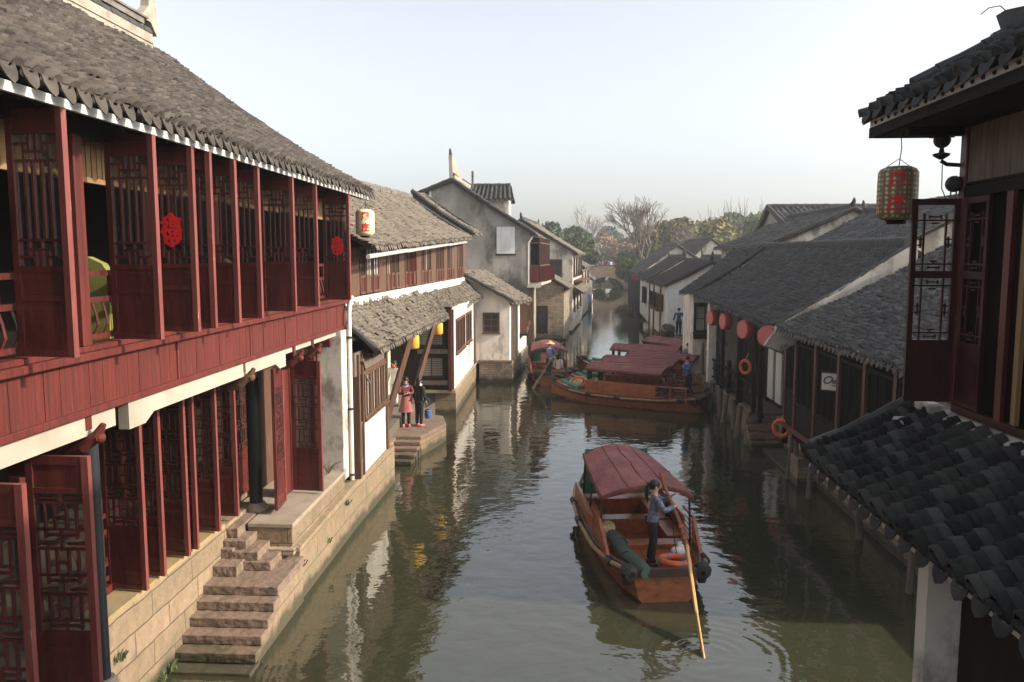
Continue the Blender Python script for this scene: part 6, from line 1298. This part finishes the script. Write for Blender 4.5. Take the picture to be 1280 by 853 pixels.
def leafy(name, label, x, y, h, R, mat, lumps=16, n=4200, ls=.34, z0=.9, group='leafy trees at the end of the canal', flat=.85):
    t = thing(name, label, 'tree', (x, y, z0), 0, group); rg = np.random.default_rng(int(x * 31 + y * 7) & 0xffff)
    b = MB(); b.tube([(x, y, z0), (x + .1, y, z0 + h * .25), (x - .1, y, z0 + h * .5), (x, y, z0 + h * .8)], [R * .09, R * .07, R * .05, .03], 7)
    for k in range(6):
        a = k * 1.05; b.tube([(x, y, z0 + h * .3 + k * h * .05), (x + math.cos(a) * R * .5, y + math.sin(a) * R * .5, z0 + h * (.5 + .05 * k))], [R * .04, .03], 5)
    b.build('trunk', 'bark', t)
    cz = z0 + h * .62; rz_ = h * .40; C_ = []
    for i in range(lumps):
        a = rg.uniform(0, 6.28); u = rg.uniform(-1, 1); s = math.sqrt(1 - u * u) * rg.uniform(.45, .85)
        C_.append((x + math.cos(a) * s * R, y + math.sin(a) * s * R, cz + u * rz_ * .75, R * rg.uniform(.26, .48)))
    C_ = np.array(C_); idx = rg.integers(0, lumps, n); d = rg.normal(size=(n, 3)); d /= np.linalg.norm(d, axis=1)[:, None]
    r_ = rg.uniform(.55, 1.08, n) ** .6; ctr = C_[idx, :3] + d * (C_[idx, 3] * r_)[:, None] * np.array([1, 1, flat])
    nr = d + rg.normal(0, .7, (n, 3)); nr /= np.linalg.norm(nr, axis=1)[:, None]; a1 = np.cross(nr, rg.normal(size=(n, 3))); a1 /= np.linalg.norm(a1, axis=1)[:, None]; a2 = np.cross(nr, a1)
    s_ = (ls * rg.uniform(.5, 1.3, n))[:, None]
    vs = np.stack([ctr - a1 * s_ - a2 * s_ * .6, ctr + a1 * s_ - a2 * s_ * .4, ctr + a1 * s_ * .7 + a2 * s_ * .6, ctr - a1 * s_ * .8 + a2 * s_ * .5], 1).reshape(-1, 3) - np.array([x, y, z0])
    me = bpy.data.meshes.new('crown'); me.vertices.add(4 * n); me.vertices.foreach_set('co', vs.ravel()); me.loops.add(4 * n); me.loops.foreach_set('vertex_index', np.arange(4 * n, dtype=np.int32))
    me.polygons.add(n); me.polygons.foreach_set('loop_start', np.arange(0, 4 * n, 4, dtype=np.int32)); me.polygons.foreach_set('loop_total', np.full(n, 4, np.int32)); me.update(calc_edges=True)
    lv = rg.uniform(.15, .85, lumps); at = me.attributes.new('tv', 'FLOAT', 'POINT'); at.data.foreach_set('value', np.repeat(np.clip(lv[idx] + rg.normal(0, .15, n), 0, 1), 4)); me.materials.append(Mt[mat]); place('crown', me, t); return t
def bare(name, label, x, y, h, sp=.42, z0=.9, seed=1, depth=6, group=None, r0=None, mat='twig', first=.35):
    t = thing(name, label, 'tree', (x, y, z0), 0, group); rnd = random.Random(seed); tr = MB(); tw = MB()
    def grow(p, d, L, r, k):
        q = p + d * L; mid = p + d * L * .5 + V((rnd.uniform(-1, 1), rnd.uniform(-1, 1), 0)) * L * .06
        (tr if k > depth - 2 else tw).tube([p, mid, q], [r, r * .85, r * .7], 5 if k > 3 else 3, cap=False)
        if k <= 0: return
        for i in range(3 if k > 1 else 2):
            a = rnd.uniform(0, 6.28); s = rnd.uniform(sp * .6, sp * 1.3); o = d.orthogonal().normalized(); o = MX.Rotation(a, 3, d) @ o
            nd = (d + o * s + V((0, 0, .10))).normalized(); grow(q if i else p + d * L * .75, nd, L * rnd.uniform(.62, .85), r * .66, k - 1)
    grow(V((x, y, z0)), V((.02, 0, 1)), h * first, r0 or h * .021, depth)
    tr.build('trunk', 'bark', t); tw.build('crown', mat, t); return t
LG = 'leafy trees at the end of the canal'
leafy('broadleaf_tree', 'dark evergreen tree above the grey gable house roofs on the left', -.5, 112, 9.5, 3.4, 'leaf_dark', 16, 3600, .28)
leafy('broadleaf_tree', 'tall green tree left of the bridge behind the far houses', 2.2, 128, 9.4, 4.2, 'leaf_green', 16, 4200, .32)
leafy('broadleaf_tree', 'grey green tree leaning over the bridge left end', 4.0, 158, 9.5, 4.5, 'leaf_grey', 16, 4200, .34)
leafy('broadleaf_tree', 'rusty autumn tree in the gap above the bridge', 10.4, 196, 10.2, 6.0, 'leaf_rust', 18, 4400, .42)
leafy('broadleaf_tree', 'round dark evergreen rising behind the rusty tree', 13.4, 225, 12.6, 6.0, 'leaf_dark', 14, 4400, .5)
leafy('broadleaf_tree', 'greyish tree directly behind the bridge crowd', 7.5, 178, 8.5, 5.0, 'leaf_grey', 14, 3600, .38)
leafy('broadleaf_tree', 'brown tinted tree right of the rusty one', 16.5, 178, 9.2, 5.5, 'leaf_rust', 14, 3600, .38)
leafy('broadleaf_tree', 'small green tree overhanging the water at the bridge right end', 13.2, 137, 6.5, 3.6, 'leaf_olive', 14, 3600, .3)
leafy('broadleaf_tree', 'low bush like tree by the dark shopfront on the right bank', 12.2, 118, 6.2, 3.2, 'leaf_green', 12, 3000, .26)
leafy('broadleaf_tree', 'large yellow green camphor tree under the bare tree', 17.0, 120, 9.9, 5.6, 'leaf_olive', 22, 7000, .34)
leafy('broadleaf_tree', 'grey green tree between the camphor tree and the canal', 14.4, 128, 9.2, 4.2, 'leaf_grey', 16, 4200, .33)
leafy('broadleaf_tree', 'yellow olive tree behind the white houses', 22.5, 122, 10.2, 5.4, 'leaf_olive', 20, 6000, .34)
leafy('broadleaf_tree', 'olive tree behind the beige gabled house', 27.5, 128, 10.6, 5.6, 'leaf_olive', 20, 5400, .36)
leafy('broadleaf_tree', 'dark green tree next to the grey gable on the right skyline', 33, 126, 10.8, 6.0, 'leaf_green', 20, 6000, .36)
leafy('broadleaf_tree', 'high green crown in the middle of the right skyline', 35, 150, 12.8, 7.0, 'leaf_green', 20, 6000, .42)
leafy('broadleaf_tree', 'green crown farthest right before the grey gable house', 44, 158, 12.6, 8.0, 'leaf_dark', 20, 6000, .45)
leafy('broadleaf_tree', 'green crown half hidden by the grey gable house', 41, 138, 11.2, 6.0, 'leaf_green', 18, 5000, .4)
bare('bare_tree', 'large bare spreading tree against the sky above the right bank', 11.8, 108, 14.2, .55, seed=4, depth=7, first=.30)
bare('bare_tree', 'second bare tree right of the large spreading one', 15.5, 100, 10.0, .55, seed=9, depth=6, first=.28)
for k, (x, y, h, R, m_, lb) in enumerate(((5.2, 164, 5.5, 3.2, 'leaf_green', 'low bush seen under the bridge arch on its left'), (9.3, 168, 6.0, 3.6, 'leaf_dark', 'low bush filling the middle of the bridge arch'), (13.2, 164, 5.5, 3.4, 'leaf_green', 'low bush seen at the right of the bridge arch'))):
    leafy('waterside_bush', lb, x, y, h, R, m_, 14, 3000, .34, z0=-.6, group='bushes beyond the bridge arch')
bare('bare_tree', 'faint bare tree left of the bridge', 6.8, 200, 14.5, .5, seed=29, depth=6)
for i, (x, h) in enumerate(((26.2, 12.0), (29.4, 12.8), (30.7, 13.4), (32.3, 12.8), (34.6, 14.2))):
    t = bare('slender_poplar', ['shortest slender bare poplar, alone on the left of the row', 'slender bare poplar, second from the left of the row', 'slender bare poplar in the middle of the row', 'slender bare poplar, second from the right of the row', 'tallest slender bare poplar at the right of the row'][i], x, 142, h, .14, seed=40 + i, depth=3, r0=.11, mat='bark', group='row of slender poplars on the skyline', first=.42)
leafy('garden_tree', 'tangled shrub growing on the bank below the white house', 6.7, 47.5, 1.9, .9, 'leaf_grey', 8, 1400, .09, z0=.1, group=None)

Mt['weed'] = nm('green weeds', [(.04, .06, .02), (.10, .12, .04)], 5, .8, 0)
weeds('green weeds growing from the quay joints at the foot of the stairs', [(-5.62, 10.9, .05), (-5.6, 10.6, .04), (-4.5, 13.5, .6), (-4.5, 15.2, .45), (-5.2, 13.4, .98), (-5.62, 9.6, .9), (-4.46, 16.5, .8)], .15)
weeds('tufts of grass growing on the lichen covered roofs on the left', [(-4.5 - random.uniform(0, 2.2), y, 0) for y in ()] + [(-6.8, 19.5 + i * 1.9, 8.28 + i * .045) for i in range(9)] + [(-5.0, 19 + i * 2.3, 4.85) for i in range(7)], .22, 10)
weeds('weeds and moss tufts along the foot of the brick house and white cottage', [(-2.05, 38.6 + i * .8, .1) for i in range(9)] + [(-1.4 + i * .25, 56.15, .35) for i in range(8)], .3, 12)
# ---- extras near the moored boats
b = MB(); b.box(6.4, 7.9, 34.2, 45, -.5, .9); tag(b.build('bank_wall', 'brick'), 'dark brick bank wall behind the moored boats', 'quay wall')
b = MB(); b.box(7.0, 7.6, 45, 62, -.5, .55); tag(b.build('bank_wall', 'brick'), 'low brick bank wall below the white houses', 'quay wall')
t = thing('white_curtain', 'white cloth hanging on the bank beside the end of the lantern house', 'cloth', (7.2, 43.6, 2.2)); b = MB(); b.tube([(7.2, 41.6, 3.4), (7.25, 41.6, 2.8), (7.35, 41.6, 2.0), (7.2, 41.6, 1.5)], [.12, .3, .42, .15], 10); b.build('cloth', 'white cloth', t, smooth=True)
for i, (x, y) in enumerate(((6.5, 35.6), (6.35, 38.2), (6.7, 40.8))):
    b = MB(); b.tube([(x, y, -.4), (x, y, 2.3 - i * .2)], [.09, .07], 8); tag(b.build('mooring_post', 'greywood', smooth=True), ['tall grey mooring post nearest the grey end wall', 'grey mooring post in the middle of the three', 'grey mooring post farthest along the bank'][i], 'post', 'mooring posts by the boats')

# ============================================================ AIR
hm = bpy.data.materials.new('haze'); hm.use_nodes = True; t = hm.node_tree; t.nodes.clear()
o_ = t.nodes.new('ShaderNodeOutputMaterial'); v_ = t.nodes.new('ShaderNodeVolumePrincipled'); v_.inputs['Density'].default_value = .0009; v_.inputs['Color'].default_value = (.96, .97, .98, 1); v_.inputs['Anisotropy'].default_value = .3
t.links.new(v_.outputs[0], o_.inputs['Volume']); Mt['haze'] = hm
b = MB(); b.box(-70, 90, -25, 330, -1.6, 22); tag(b.build('haze', 'haze'), kind='stuff')
